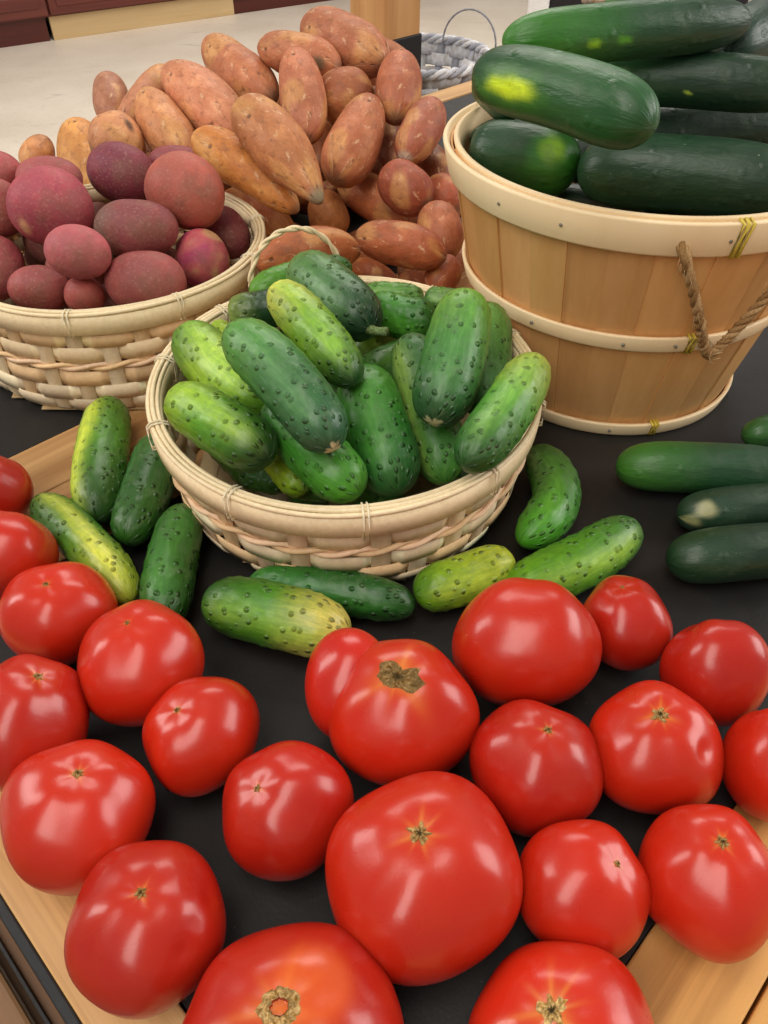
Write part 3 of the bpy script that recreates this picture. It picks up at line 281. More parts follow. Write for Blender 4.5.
BURIED_CUCUMBERS = [
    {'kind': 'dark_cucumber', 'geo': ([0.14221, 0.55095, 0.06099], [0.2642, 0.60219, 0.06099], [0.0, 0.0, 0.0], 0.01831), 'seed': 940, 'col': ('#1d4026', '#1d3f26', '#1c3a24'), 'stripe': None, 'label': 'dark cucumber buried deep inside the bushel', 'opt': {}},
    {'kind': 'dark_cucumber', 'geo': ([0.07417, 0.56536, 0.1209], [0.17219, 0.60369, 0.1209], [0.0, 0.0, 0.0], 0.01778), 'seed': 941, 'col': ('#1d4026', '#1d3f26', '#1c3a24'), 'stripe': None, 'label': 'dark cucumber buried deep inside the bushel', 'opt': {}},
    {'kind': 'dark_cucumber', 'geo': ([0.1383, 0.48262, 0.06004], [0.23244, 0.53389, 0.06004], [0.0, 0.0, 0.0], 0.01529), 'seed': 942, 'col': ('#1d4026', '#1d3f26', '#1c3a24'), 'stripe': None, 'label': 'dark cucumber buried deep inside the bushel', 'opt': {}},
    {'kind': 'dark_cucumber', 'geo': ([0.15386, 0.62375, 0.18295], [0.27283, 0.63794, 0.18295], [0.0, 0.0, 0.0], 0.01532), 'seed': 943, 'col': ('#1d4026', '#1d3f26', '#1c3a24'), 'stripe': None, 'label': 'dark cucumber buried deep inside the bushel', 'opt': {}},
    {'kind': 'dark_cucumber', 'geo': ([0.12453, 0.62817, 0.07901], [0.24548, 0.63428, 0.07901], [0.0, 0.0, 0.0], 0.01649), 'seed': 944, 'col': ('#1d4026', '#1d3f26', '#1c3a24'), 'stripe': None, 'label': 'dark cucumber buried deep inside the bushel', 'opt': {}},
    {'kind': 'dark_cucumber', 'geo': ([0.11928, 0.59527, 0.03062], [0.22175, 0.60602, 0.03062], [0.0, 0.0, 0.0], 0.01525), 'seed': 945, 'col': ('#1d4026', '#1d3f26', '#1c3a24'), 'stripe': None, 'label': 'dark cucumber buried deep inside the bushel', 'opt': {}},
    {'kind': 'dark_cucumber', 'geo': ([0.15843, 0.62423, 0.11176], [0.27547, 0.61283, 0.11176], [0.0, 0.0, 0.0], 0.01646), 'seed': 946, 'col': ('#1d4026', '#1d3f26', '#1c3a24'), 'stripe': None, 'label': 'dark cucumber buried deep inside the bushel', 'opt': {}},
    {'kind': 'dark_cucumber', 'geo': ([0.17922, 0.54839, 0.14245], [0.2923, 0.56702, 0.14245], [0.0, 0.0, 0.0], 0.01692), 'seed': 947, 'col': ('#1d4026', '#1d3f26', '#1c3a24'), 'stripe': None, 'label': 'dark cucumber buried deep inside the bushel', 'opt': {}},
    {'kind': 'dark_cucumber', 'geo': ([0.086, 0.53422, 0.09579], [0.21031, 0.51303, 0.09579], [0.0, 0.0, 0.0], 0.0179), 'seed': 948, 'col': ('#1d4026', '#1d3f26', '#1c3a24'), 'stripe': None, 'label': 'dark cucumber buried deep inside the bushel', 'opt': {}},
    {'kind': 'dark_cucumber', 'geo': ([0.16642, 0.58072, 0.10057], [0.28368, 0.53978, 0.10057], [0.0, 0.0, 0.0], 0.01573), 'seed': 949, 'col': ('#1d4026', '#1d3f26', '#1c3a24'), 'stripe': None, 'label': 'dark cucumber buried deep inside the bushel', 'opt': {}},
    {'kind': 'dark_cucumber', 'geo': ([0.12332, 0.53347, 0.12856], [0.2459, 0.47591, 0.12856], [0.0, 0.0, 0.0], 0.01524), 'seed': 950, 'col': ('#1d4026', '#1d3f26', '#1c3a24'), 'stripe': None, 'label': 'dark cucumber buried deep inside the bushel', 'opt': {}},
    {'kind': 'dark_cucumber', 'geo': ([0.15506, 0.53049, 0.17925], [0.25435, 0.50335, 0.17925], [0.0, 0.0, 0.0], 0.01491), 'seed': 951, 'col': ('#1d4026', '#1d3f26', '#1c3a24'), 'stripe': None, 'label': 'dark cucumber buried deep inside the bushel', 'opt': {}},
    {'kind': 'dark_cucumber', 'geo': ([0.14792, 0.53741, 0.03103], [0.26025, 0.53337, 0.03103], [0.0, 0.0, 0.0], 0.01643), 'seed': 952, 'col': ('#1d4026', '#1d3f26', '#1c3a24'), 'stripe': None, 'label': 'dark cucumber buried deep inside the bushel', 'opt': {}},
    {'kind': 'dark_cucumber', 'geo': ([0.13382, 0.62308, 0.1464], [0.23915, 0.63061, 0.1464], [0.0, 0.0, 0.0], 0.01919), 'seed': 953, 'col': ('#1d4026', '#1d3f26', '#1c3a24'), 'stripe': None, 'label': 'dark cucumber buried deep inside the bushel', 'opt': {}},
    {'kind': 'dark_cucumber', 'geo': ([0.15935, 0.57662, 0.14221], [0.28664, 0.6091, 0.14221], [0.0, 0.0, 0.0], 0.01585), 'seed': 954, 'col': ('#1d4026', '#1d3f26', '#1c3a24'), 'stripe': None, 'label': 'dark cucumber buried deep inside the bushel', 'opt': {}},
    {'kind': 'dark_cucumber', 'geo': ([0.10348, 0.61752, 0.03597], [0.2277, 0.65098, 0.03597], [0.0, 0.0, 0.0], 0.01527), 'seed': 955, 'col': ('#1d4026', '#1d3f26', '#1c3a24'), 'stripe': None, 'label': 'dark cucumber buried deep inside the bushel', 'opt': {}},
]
BURIED_POTATOES = [
    {'geo': ([-0.25589, 0.64458, 0.03642], [-0.24031, 0.69308, 0.03642], [0.0, 0.0, 0.0], 0.02153), 'seed': 970, 'col': '#6f3a40', 'label': 'red potato buried in shade inside its basket'},
    {'geo': ([-0.19492, 0.55153, 0.02597], [-0.23417, 0.57877, 0.02597], [0.0, 0.0, 0.0], 0.02094), 'seed': 971, 'col': '#6f3a40', 'label': 'red potato buried in shade inside its basket'},
    {'geo': ([-0.2082, 0.68833, 0.06361], [-0.2157, 0.63177, 0.06361], [0.0, 0.0, 0.0], 0.02102), 'seed': 972, 'col': '#6f3a40', 'label': 'red potato buried in shade inside its basket'},
    {'geo': ([-0.20314, 0.62042, 0.02627], [-0.26032, 0.61787, 0.02627], [0.0, 0.0, 0.0], 0.02014), 'seed': 973, 'col': '#6f3a40', 'label': 'red potato buried in shade inside its basket'},
    {'geo': ([-0.30725, 0.67896, 0.06533], [-0.27695, 0.63431, 0.06533], [0.0, 0.0, 0.0], 0.02208), 'seed': 974, 'col': '#6f3a40', 'label': 'red potato buried in shade inside its basket'},
    {'geo': ([-0.20709, 0.60531, 0.04308], [-0.16339, 0.59181, 0.04308], [0.0, 0.0, 0.0], 0.02221), 'seed': 975, 'col': '#6f3a40', 'label': 'red potato buried in shade inside its basket'},
    {'geo': ([-0.30279, 0.61697, 0.0345], [-0.26847, 0.57256, 0.0345], [0.0, 0.0, 0.0], 0.02082), 'seed': 976, 'col': '#6f3a40', 'label': 'red potato buried in shade inside its basket'},
    {'geo': ([-0.17066, 0.67529, 0.0281], [-0.14885, 0.63757, 0.0281], [0.0, 0.0, 0.0], 0.01886), 'seed': 977, 'col': '#6f3a40', 'label': 'red potato buried in shade inside its basket'},
    {'geo': ([-0.12878, 0.59219, 0.02728], [-0.16774, 0.56831, 0.02728], [0.0, 0.0, 0.0], 0.0185), 'seed': 978, 'col': '#6f3a40', 'label': 'red potato buried in shade inside its basket'},
    {'geo': ([-0.25761, 0.56431, 0.03479], [-0.24507, 0.51864, 0.03479], [0.0, 0.0, 0.0], 0.02185), 'seed': 979, 'col': '#6f3a40', 'label': 'red potato buried in shade inside its basket'},
    {'geo': ([-0.22835, 0.61486, 0.06827], [-0.27349, 0.59063, 0.06827], [0.0, 0.0, 0.0], 0.01877), 'seed': 980, 'col': '#6f3a40', 'label': 'red potato buried in shade inside its basket'},
    {'geo': ([-0.18483, 0.67756, 0.02868], [-0.22619, 0.69902, 0.02868], [0.0, 0.0, 0.0], 0.01818), 'seed': 981, 'col': '#6f3a40', 'label': 'red potato buried in shade inside its basket'},
]
BURIED_PICKLES = [
    {'kind': 'pickling_cucumber', 'geo': ([-0.04747, 0.52141, 0.03057], [-0.02826, 0.45455, 0.03057], [0.0, 0.0, 0.0], 0.01399), 'seed': 985, 'col': ('#2f6a2a', '#3a7a2a', '#2f6a2a'), 'stripe': None, 'label': 'pickling cucumber buried in shade at the bottom of its basket', 'opt': {}},
    {'kind': 'pickling_cucumber', 'geo': ([-0.01235, 0.40796, 0.05554], [0.04316, 0.46796, 0.05554], [0.0, 0.0, 0.0], 0.01231), 'seed': 986, 'col': ('#2f6a2a', '#3a7a2a', '#2f6a2a'), 'stripe': None, 'label': 'pickling cucumber buried in shade at the bottom of its basket', 'opt': {}},
    {'kind': 'pickling_cucumber', 'geo': ([-0.01904, 0.52422, 0.02402], [0.04502, 0.48721, 0.02402], [0.0, 0.0, 0.0], 0.01164), 'seed': 987, 'col': ('#2f6a2a', '#3a7a2a', '#2f6a2a'), 'stripe': None, 'label': 'pickling cucumber buried in shade at the bottom of its basket', 'opt': {}},
    {'kind': 'pickling_cucumber', 'geo': ([-0.00616, 0.4241, 0.02388], [0.0126, 0.48942, 0.02388], [0.0, 0.0, 0.0], 0.01258), 'seed': 988, 'col': ('#2f6a2a', '#3a7a2a', '#2f6a2a'), 'stripe': None, 'label': 'pickling cucumber buried in shade at the bottom of its basket', 'opt': {}},
    {'kind': 'pickling_cucumber', 'geo': ([0.00978, 0.38407, 0.03242], [-0.03739, 0.42894, 0.03242], [0.0, 0.0, 0.0], 0.01269), 'seed': 989, 'col': ('#2f6a2a', '#3a7a2a', '#2f6a2a'), 'stripe': None, 'label': 'pickling cucumber buried in shade at the bottom of its basket', 'opt': {}},
    {'kind': 'pickling_cucumber', 'geo': ([0.01069, 0.4015, 0.03244], [0.0489, 0.47076, 0.03244], [0.0, 0.0, 0.0], 0.01189), 'seed': 990, 'col': ('#2f6a2a', '#3a7a2a', '#2f6a2a'), 'stripe': None, 'label': 'pickling cucumber buried in shade at the bottom of its basket', 'opt': {}},
    {'kind': 'pickling_cucumber', 'geo': ([-0.03308, 0.40359, 0.06431], [-0.05708, 0.48075, 0.06431], [0.0, 0.0, 0.0], 0.0127), 'seed': 991, 'col': ('#2f6a2a', '#3a7a2a', '#2f6a2a'), 'stripe': None, 'label': 'pickling cucumber buried in shade at the bottom of its basket', 'opt': {}},
    {'kind': 'pickling_cucumber', 'geo': ([-0.04768, 0.44313, 0.03258], [-0.10028, 0.48076, 0.03258], [0.0, 0.0, 0.0], 0.01189), 'seed': 992, 'col': ('#2f6a2a', '#3a7a2a', '#2f6a2a'), 'stripe': None, 'label': 'pickling cucumber buried in shade at the bottom of its basket', 'opt': {}},
    {'kind': 'pickling_cucumber', 'geo': ([-0.0451, 0.35948, 0.02302], [-0.06258, 0.43644, 0.02302], [0.0, 0.0, 0.0], 0.01438), 'seed': 993, 'col': ('#2f6a2a', '#3a7a2a', '#2f6a2a'), 'stripe': None, 'label': 'pickling cucumber buried in shade at the bottom of its basket', 'opt': {}},
    {'kind': 'pickling_cucumber', 'geo': ([-0.12045, 0.43737, 0.02708], [-0.07698, 0.38106, 0.02708], [0.0, 0.0, 0.0], 0.01399), 'seed': 994, 'col': ('#2f6a2a', '#3a7a2a', '#2f6a2a'), 'stripe': None, 'label': 'pickling cucumber buried in shade at the bottom of its basket', 'opt': {}},
    {'kind': 'pickling_cucumber', 'geo': ([0.05261, 0.36545, 0.02571], [0.04531, 0.42978, 0.02571], [0.0, 0.0, 0.0], 0.0134), 'seed': 995, 'col': ('#2f6a2a', '#3a7a2a', '#2f6a2a'), 'stripe': None, 'label': 'pickling cucumber buried in shade at the bottom of its basket', 'opt': {}},
    {'kind': 'pickling_cucumber', 'geo': ([-0.05734, 0.53011, 0.05661], [-0.08884, 0.45865, 0.05661], [0.0, 0.0, 0.0], 0.01298), 'seed': 996, 'col': ('#2f6a2a', '#3a7a2a', '#2f6a2a'), 'stripe': None, 'label': 'pickling cucumber buried in shade at the bottom of its basket', 'opt': {}},
    {'kind': 'pickling_cucumber', 'geo': ([0.01671, 0.33901, 0.0314], [-0.03122, 0.38659, 0.0314], [0.0, 0.0, 0.0], 0.01168), 'seed': 997, 'col': ('#2f6a2a', '#3a7a2a', '#2f6a2a'), 'stripe': None, 'label': 'pickling cucumber buried in shade at the bottom of its basket', 'opt': {}},
    {'kind': 'pickling_cucumber', 'geo': ([0.02248, 0.48657, 0.0617], [-0.026, 0.4399, 0.0617], [0.0, 0.0, 0.0], 0.01329), 'seed': 998, 'col': ('#2f6a2a', '#3a7a2a', '#2f6a2a'), 'stripe': None, 'label': 'pickling cucumber buried in shade at the bottom of its basket', 'opt': {}},
    {'kind': 'pickling_cucumber', 'geo': ([-0.01815, 0.54193, 0.06895], [-0.05163, 0.48008, 0.06895], [0.0, 0.0, 0.0], 0.01161), 'seed': 999, 'col': ('#2f6a2a', '#3a7a2a', '#2f6a2a'), 'stripe': None, 'label': 'pickling cucumber buried in shade at the bottom of its basket', 'opt': {}},
]

# ------------------------------------------------------------------ scene helpers
SC = bpy.context.scene
COL = SC.collection

def link(o, parent=None):
    COL.objects.link(o)
    if parent is not None:
        o.parent = parent
    return o

def tag(o, label=None, cat=None, group=None, kind=None):
    if label: o['label'] = label
    if cat: o['category'] = cat
    if group: o['group'] = group
    if kind: o['kind'] = kind
    return o

def thing(name, loc, label, cat, group=None, rot=0.0):
    o = bpy.data.objects.new(name, None)
    o.empty_display_size = 0.02
    o.location = loc; o.rotation_euler = (0, 0, rot)
    link(o)
    return tag(o, label, cat, group)

def mesh_obj(name, V, F, mat, parent=None, origin=None, col=None, lc=None, smooth=True):
    """V in the parent's frame (or world); origin moves the object's own origin"""
    V = np.asarray(V, float).reshape(-1, 3)
    og = np.zeros(3) if origin is None else np.asarray(origin, float)
    me = bpy.data.meshes.new(name)
    me.from_pydata([tuple(p) for p in (V - og)], [], [tuple(int(i) for i in f) for f in F])
    if col is not None:
        a = me.attributes.new('Col', 'FLOAT_COLOR', 'POINT')
        c = np.ones((len(V), 4)); c[:, :3] = np.asarray(col, float).reshape(-1, 3) if np.asarray(col).ndim > 1 else col
        a.data.foreach_set('color', c.ravel())
    if lc is not None:
        a = me.attributes.new('LC', 'FLOAT_VECTOR', 'POINT')
        a.data.foreach_set('vector', np.asarray(lc, float).reshape(-1))
    if smooth:
        me.polygons.foreach_set('use_smooth', [True] * len(me.polygons))
    me.update()
    me.materials.append(mat)
    o = bpy.data.objects.new(name, me)
    o.location = og
    return link(o, parent)

class MB:
    """collects shapes into ONE mesh"""
    def __init__(s): s.V = []; s.F = []; s.C = []; s.n = 0; s.c = np.array([1., 1., 1.])
    def add(s, V, F, c=None):
        V = np.asarray(V, float).reshape(-1, 3)
        s.V.append(V); s.F += [tuple(i + s.n for i in f) for f in F]
        s.C.append(np.tile(s.c if c is None else np.asarray(c, float), (len(V), 1))); s.n += len(V)
    def box(s, c, size, R=None, col=None, bev=0.0):
        c = np.asarray(c, float); h = np.asarray(size, float) / 2
        bm = bmesh.new(); bmesh.ops.create_cube(bm, size=1)
        for v in bm.verts: v.co = Vector((v.co.x*h[0]*2, v.co.y*h[1]*2, v.co.z*h[2]*2))
        if bev: bmesh.ops.bevel(bm, geom=bm.edges[:], offset=bev, segments=2, affect='EDGES', profile=0.5)
        bm.verts.index_update()
        V = np.array([v.co[:] for v in bm.verts]); F = [[v.index for v in f.verts] for f in bm.faces]; bm.free()
        if R is not None: V = V @ np.asarray(R).T
        s.add(V + c, F, col)
    def tube(s, P, r, n=8, closed=False, col=None, flat=None):
        P = np.asarray(P, float); m = len(P)
        T = np.roll(P, -1, 0) - np.roll(P, 1, 0)
        if not closed: T[0] = P[1]-P[0]; T[-1] = P[-1]-P[-2]
        T = nrm(T)
        ref = np.array([0, 0, 1.0]) if abs(T[:, 2]).mean() < 0.8 else np.array([1.0, 0, 0])
        N1 = nrm(np.cross(T, ref)); N2 = np.cross(T, N1)
        a = np.linspace(0, 2*math.pi, n+1)[:-1]
        r = np.broadcast_to(r, (m,))
        V = P[:, None] + r[:, None, None]*(np.cos(a)[None, :, None]*N1[:, None] + np.sin(a)[None, :, None]*N2[:, None]*(flat or 1))
        F = []
        for i in range(m if closed else m-1):
            for j in range(n):
                F.append((i*n+j, i*n+(j+1) % n, ((i+1) % m)*n+(j+1) % n, ((i+1) % m)*n+j))
        if not closed:
            F.append(tuple(range(n))[::-1]); F.append(tuple((m-1)*n+j for j in range(n)))
        s.add(V, F, col)
    def ring(s, prof, n=96, c=(0, 0), col=None, a0=0, a1=2*math.pi):
        """closed profile [(r,z)...] swept round the z axis"""
        m = len(prof); full = abs(a1-a0-2*math.pi) < 1e-6
        k = n if full else n+1
        th = np.linspace(a0, a1, n+1)[:k]
        V = np.array([[(c[0]+r*math.cos(t), c[1]+r*math.sin(t), z) for (r, z) in prof] for t in th])
        F = []
        for i in range(n):
            for j in range(m):
                F.append((i*m+j, ((i+1) % k)*m+j, ((i+1) % k)*m+(j+1) % m, i*m+(j+1) % m))
        s.add(V, F, col)
    def obj(s, name, mat, parent=None, smooth=True, origin=None):
        V = np.concatenate(s.V); C = np.concatenate(s.C)
        return mesh_obj(name, V, s.F, mat, parent, origin, col=C, smooth=smooth)

# ------------------------------------------------------------------ node helper
def material(name, build, rough=0.5, spec=0.5):
    m = bpy.data.materials.new(name); m.use_nodes = True
    nt = m.node_tree; b = nt.nodes['Principled BSDF']
    b.inputs['Roughness'].default_value = rough
    b.inputs['Specular IOR Level'].default_value = spec
    class N:
        def n(s, t, **kw):
            x = nt.nodes.new(t)
            for k, v in kw.items():
                if k in x.inputs: x.inputs[k].default_value = v
                else: setattr(x, k, v)
            return x
        def l(s, a, bb): nt.links.new(a, bb)
        def attr(s, a): x = nt.nodes.new('ShaderNodeAttribute'); x.attribute_name = a; return x
        def co(s): return nt.nodes.new('ShaderNodeTexCoord').outputs['Object']
        def map(s, vec, scale=(1, 1, 1), rot=(0, 0, 0)):
            x = nt.nodes.new('ShaderNodeMapping'); x.inputs['Scale'].default_value = scale; x.inputs['Rotation'].default_value = rot
            nt.links.new(vec, x.inputs['Vector']); return x.outputs['Vector']
        def noise(s, vec, scale, detail=3, rough=0.5, dist=0.0):
            x = nt.nodes.new('ShaderNodeTexNoise'); x.inputs['Scale'].default_value = scale; x.inputs['Detail'].default_value = detail
            x.inputs['Roughness'].default_value = rough; x.inputs['Distortion'].default_value = dist
            nt.links.new(vec, x.inputs['Vector']); return x.outputs['Fac']
        def voro(s, vec, scale, out='Distance', rnd=1.0):
            x = nt.nodes.new('ShaderNodeTexVoronoi'); x.inputs['Scale'].default_value = scale; x.inputs['Randomness'].default_value = rnd
            nt.links.new(vec, x.inputs['Vector']); return x.outputs[out]
        def ramp(s, fac, stops):
            x = nt.nodes.new('ShaderNodeValToRGB'); e = x.color_ramp.elements
            while len(e) < len(stops): e.new(0.5)
            for i, (p, c) in enumerate(stops):
                e[i].position = p
                e[i].color = (c, c, c, 1) if isinstance(c, (int, float)) else tuple(c) + ((1,) if len(c) == 3 else ())
            nt.links.new(fac, x.inputs['Fac']); return x.outputs['Color']
        def mix(s, fac, a, bb, mode='MIX'):
            x = nt.nodes.new('ShaderNodeMix'); x.data_type = 'RGBA'; x.blend_type = mode
            for k, v in ((0, fac), (6, a), (7, bb)):
                if isinstance(v, (int, float)): x.inputs[k].default_value = v
                elif isinstance(v, (tuple, list, np.ndarray)): x.inputs[k].default_value = tuple(float(q) for q in v)[:3] + (1,)
                else: nt.links.new(v, x.inputs[k])
            return x.outputs[2]
        def math(s, op, a, bb=None):
            x = nt.nodes.new('ShaderNodeMath'); x.operation = op
            for k, v in ((0, a), (1, bb)):
                if v is None: continue
                if isinstance(v, (int, float)): x.inputs[k].default_value = v
                else: nt.links.new(v, x.inputs[k])
            return x.outputs[0]
        def bump(s, h, dist, strength=1.0, prev=None):
            x = nt.nodes.new('ShaderNodeBump'); x.inputs['Distance'].default_value = dist; x.inputs['Strength'].default_value = strength
            nt.links.new(h, x.inputs['Height'])
            if prev is not None: nt.links.new(prev, x.inputs['Normal'])
            return x.outputs['Normal']
        def base(s, c): 
            if isinstance(c, (tuple, list, np.ndarray)): b.inputs['Base Color'].default_value = tuple(float(q) for q in c)[:3] + (1,)
            else: nt.links.new(c, b.inputs['Base Color'])
        def rough(s, c): nt.links.new(c, b.inputs['Roughness'])
        def normal(s, c): nt.links.new(c, b.inputs['Normal'])
    N.b = b
    build(N())
    return m

def m_tomato(n):
    c = n.attr('Col').outputs['Color']; v = n.co()
    k = n.noise(v, 60, 4, 0.6)
    c = n.mix(n.ramp(k, [(0.35, 0.0), (0.75, 0.35)]), c, (0.50, 0.04, 0.010))
    n.base(c)
    n.b.inputs['Subsurface Weight'].default_value = 0.08
    n.b.inputs['Subsurface Radius'].default_value = (0.012, 0.002, 0.001)
    n.b.inputs['Subsurface Scale'].default_value = 0.6
    n.b.inputs['Coat Weight'].default_value = 0.18; n.b.inputs['Coat Roughness'].default_value = 0.15
    n.rough(n.ramp(n.noise(v, 25, 3), [(0.3, 0.24), (0.7, 0.34)]))
    nn = n.bump(n.noise(v, 30, 2, 0.4), 0.0026, 0.7)
    n.normal(n.bump(n.noise(v, 900, 2), 0.00012, 0.35, nn))

def m_pickle(n):
    c = n.attr('Col').outputs['Color']; lc = n.attr('LC').outputs['Vector']
    st = n.noise(n.map(lc, (60, 420, 1)), 1.0, 4, 0.65)
    c = n.mix(n.ramp(st, [(0.42, 0.0), (0.75, 0.55)]), c, n.mix(1.0, c, (2.1, 1.75, 1.7), 'MULTIPLY'))
    c = n.mix(n.ramp(n.noise(lc, 130, 4, 0.7), [(0.4, 0.0), (0.7, 0.6)]), c, n.mix(1.0, c, (0.45, 0.6, 0.55), 'MULTIPLY'))
    d = n.voro(n.map(lc, (1, 1, 1)), 165)
    spot = n.ramp(d, [(0.12, 1.0), (0.30, 0.0)])
    gate = n.ramp(n.noise(lc, 45, 2), [(0.34, 0.15), (0.50, 1.0)])
    c = n.mix(n.math('MULTIPLY', n.math('MULTIPLY', spot, gate), 0.52), c, (0.014, 0.05, 0.014))
    c = n.mix(n.ramp(n.noise(lc, 75, 5, 0.75), [(0.52, 0.0), (0.74, 0.38)]), c, (0.20, 0.27, 0.15))
    sp = n.ramp(n.voro(lc, 210), [(0.03, 0.6), (0.10, 0.0)])
    c = n.mix(n.math('MULTIPLY', sp, n.ramp(n.noise(lc, 30, 2), [(0.5, 0.0), (0.6, 1.0)])), c, (0.45, 0.55, 0.32))
    n.base(c)
    h = n.ramp(d, [(0.0, 1.0), (0.12, 0.9), (0.32, 0.0)])
    nn = n.bump(n.math('MULTIPLY', h, gate), 0.0016, 1.0)
    nn = n.bump(n.noise(n.map(lc, (90, 260, 1)), 1.0, 4, 0.6), 0.0007, 0.4, nn)
    n.normal(nn)
    n.rough(n.ramp(n.noise(lc, 90, 3), [(0.3, 0.30), (0.7, 0.46)]))

def m_cuke(n):
    c = n.attr('Col').outputs['Color']; lc = n.attr('LC').outputs['Vector']
    st = n.noise(n.map(lc, (14, 150, 1)), 1.0, 4, 0.6)
    c = n.mix(n.ramp(st, [(0.45, 0.0), (0.75, 0.45)]), c, n.mix(1.0, c, (1.7, 1.7, 1.5), 'MULTIPLY'))
    c = n.mix(n.ramp(n.noise(lc, 60, 5, 0.7), [(0.5, 0.0), (0.75, 0.4)]), c, (0.06, 0.10, 0.055))
    sp = n.ramp(n.voro(lc, 120), [(0.03, 0.8), (0.075, 0.0)])
    c = n.mix(n.math('MULTIPLY', sp, n.ramp(n.noise(lc, 20, 2), [(0.48, 0.0), (0.55, 0.8)])), c, (0.35, 0.42, 0.25))
    sc = n.ramp(n.noise(n.map(lc, (60, 110, 1)), 1.0, 6, 0.8, 0.6), [(0.60, 0.0), (0.70, 0.45)])
    c = n.mix(sc, c, (0.14, 0.17, 0.10))
    n.base(c)
    nn = n.bump(n.noise(n.map(lc, (40, 160, 1)), 1.0, 4, 0.6), 0.0016, 0.5)
    nn = n.bump(n.noise(lc, 70, 3, 0.5), 0.0014, 0.35, nn)
    n.normal(n.bump(n.ramp(n.voro(lc, 80), [(0.0, 1.0), (0.25, 0.0)]), 0.0008, 0.6, nn))
    n.rough(n.ramp(n.noise(lc, 50, 3), [(0.3, 0.33), (0.7, 0.50)]))

def m_sweet(n):
    c = n.attr('Col').outputs['Color']; lc = n.attr('LC').outputs['Vector']; v = n.co()
    c = n.mix(n.ramp(n.noise(n.map(lc, (40, 75, 1)), 1.0, 5, 0.65, 0.4), [(0.48, 0.0), (0.68, 0.75)]), c, n.mix(1.0, c, (1.35, 1.55, 1.6), 'MULTIPLY'))
    c = n.mix(n.ramp(n.noise(v, 45, 5, 0.7), [(0.42, 0.0), (0.72, 0.6)]), c, n.mix(1.0, c, (0.62, 0.45, 0.36), 'MULTIPLY'))
    c = n.mix(n.ramp(n.noise(n.map(lc, (70, 130, 1)), 1.0, 5, 0.75, 0.5), [(0.58, 0.0), (0.66, 0.75)]), c, (0.72, 0.47, 0.27))
    c = n.mix(n.ramp(n.noise(n.map(lc, (90, 160, 1)), 1.0, 5, 0.75, 0.5), [(0.36, 0.6), (0.46, 0.0)]), c, (0.22, 0.09, 0.045))
    d = n.voro(lc, 62)
    pit = n.ramp(n.math('ADD', d, n.math('MULTIPLY', n.noise(lc, 300, 2), 0.12)), [(0.13, 1.0), (0.23, 0.0)])
    g = n.ramp(n.noise(lc, 25, 2), [(0.40, 0.1), (0.50, 1.0)])
    pg = n.math('MULTIPLY', pit, g)
    c = n.mix(n.math('MULTIPLY', pg, 0.75), c, (0.07, 0.03, 0.015))
    n.base(c)
    nn = n.bump(n.math('SUBTRACT', 1.0, pg), 0.0012, 0.7)
    nn = n.bump(n.noise(v, 55, 5, 0.6), 0.004, 0.6, nn)
    n.normal(n.bump(n.noise(n.map(lc, (320, 60, 1)), 1.0, 3, 0.6), 0.0005, 0.35, nn))
    n.rough(n.ramp(n.noise(v, 80, 3), [(0.3, 0.42), (0.7, 0.62)]))

def m_potato(n):
    c = n.attr('Col').outputs['Color']; v = n.co(); lc = n.attr('LC').outputs['Vector']
    c = n.mix(n.ramp(n.noise(v, 45, 5, 0.65), [(0.42, 0.0), (0.72, 0.7)]), c, n.mix(1.0, c, (1.5, 1.25, 1.15), 'MULTIPLY'))
    c = n.mix(n.ramp(n.noise(v, 30, 4, 0.6), [(0.48, 0.0), (0.70, 0.7)]), c, (0.20, 0.10, 0.065))
    c = n.mix(n.ramp(n.noise(v, 420, 3, 0.7), [(0.55, 0.0), (0.72, 0.45)]), c, (0.5, 0.28, 0.20))
    d = n.voro(lc, 38)
    pit = n.math('MULTIPLY', n.ramp(d, [(0.08, 1.0), (0.17, 0.0)]), n.ramp(n.noise(lc, 20, 2), [(0.44, 0.0), (0.52, 1.0)]))
    c = n.mix(n.math('MULTIPLY', pit, 0.7), c, (0.05, 0.015, 0.02))
    n.base(c)
    nn = n.bump(n.math('SUBTRACT', 1.0, pit), 0.0016, 0.7)
    nn = n.bump(n.noise(v, 45, 4, 0.6), 0.004, 0.55, nn)
    n.normal(n.bump(n.noise(v, 700, 3), 0.0003, 0.4, nn))
    n.rough(n.ramp(n.noise(v, 60, 3), [(0.3, 0.48), (0.7, 0.66)]))

def wood_mat(name, base, dark, light, axis=0, scale=1.0, rough=0.5, attr=False, contrast=0.6):
    def f(n):
        v = n.co(); s = [70*scale, 70*scale, 70*scale]; s[axis] = 4*scale
        g = n.noise(n.map(v, s), 1.0, 6, 0.6, 0.6)
        s2 = [22*scale]*3; s2[axis] = 1.6*scale
        g2 = n.noise(n.map(v, s2), 1.0, 3, 0.5, 1.0)
        s3 = [420*scale]*3; s3[axis] = 9*scale
        g3 = n.noise(n.map(v, s3), 1.0, 3, 0.6, 0.3)
        c = n.mix(n.ramp(g, [(0.35, 0.0), (0.7, contrast)]), base, dark)
        c = n.mix(n.ramp(g3, [(0.45, 0.0), (0.7, contrast*0.6)]), c, dark)
        c = n.mix(n.ramp(g2, [(0.35, 0.0), (0.7, contrast)]), c, light)
        if attr: c = n.mix(1.0, c, n.attr('Col').outputs['Color'], 'MULTIPLY')
        n.base(c); n.normal(n.bump(g, 0.0006, 0.35))
    return material(name, f, rough, 0.4)

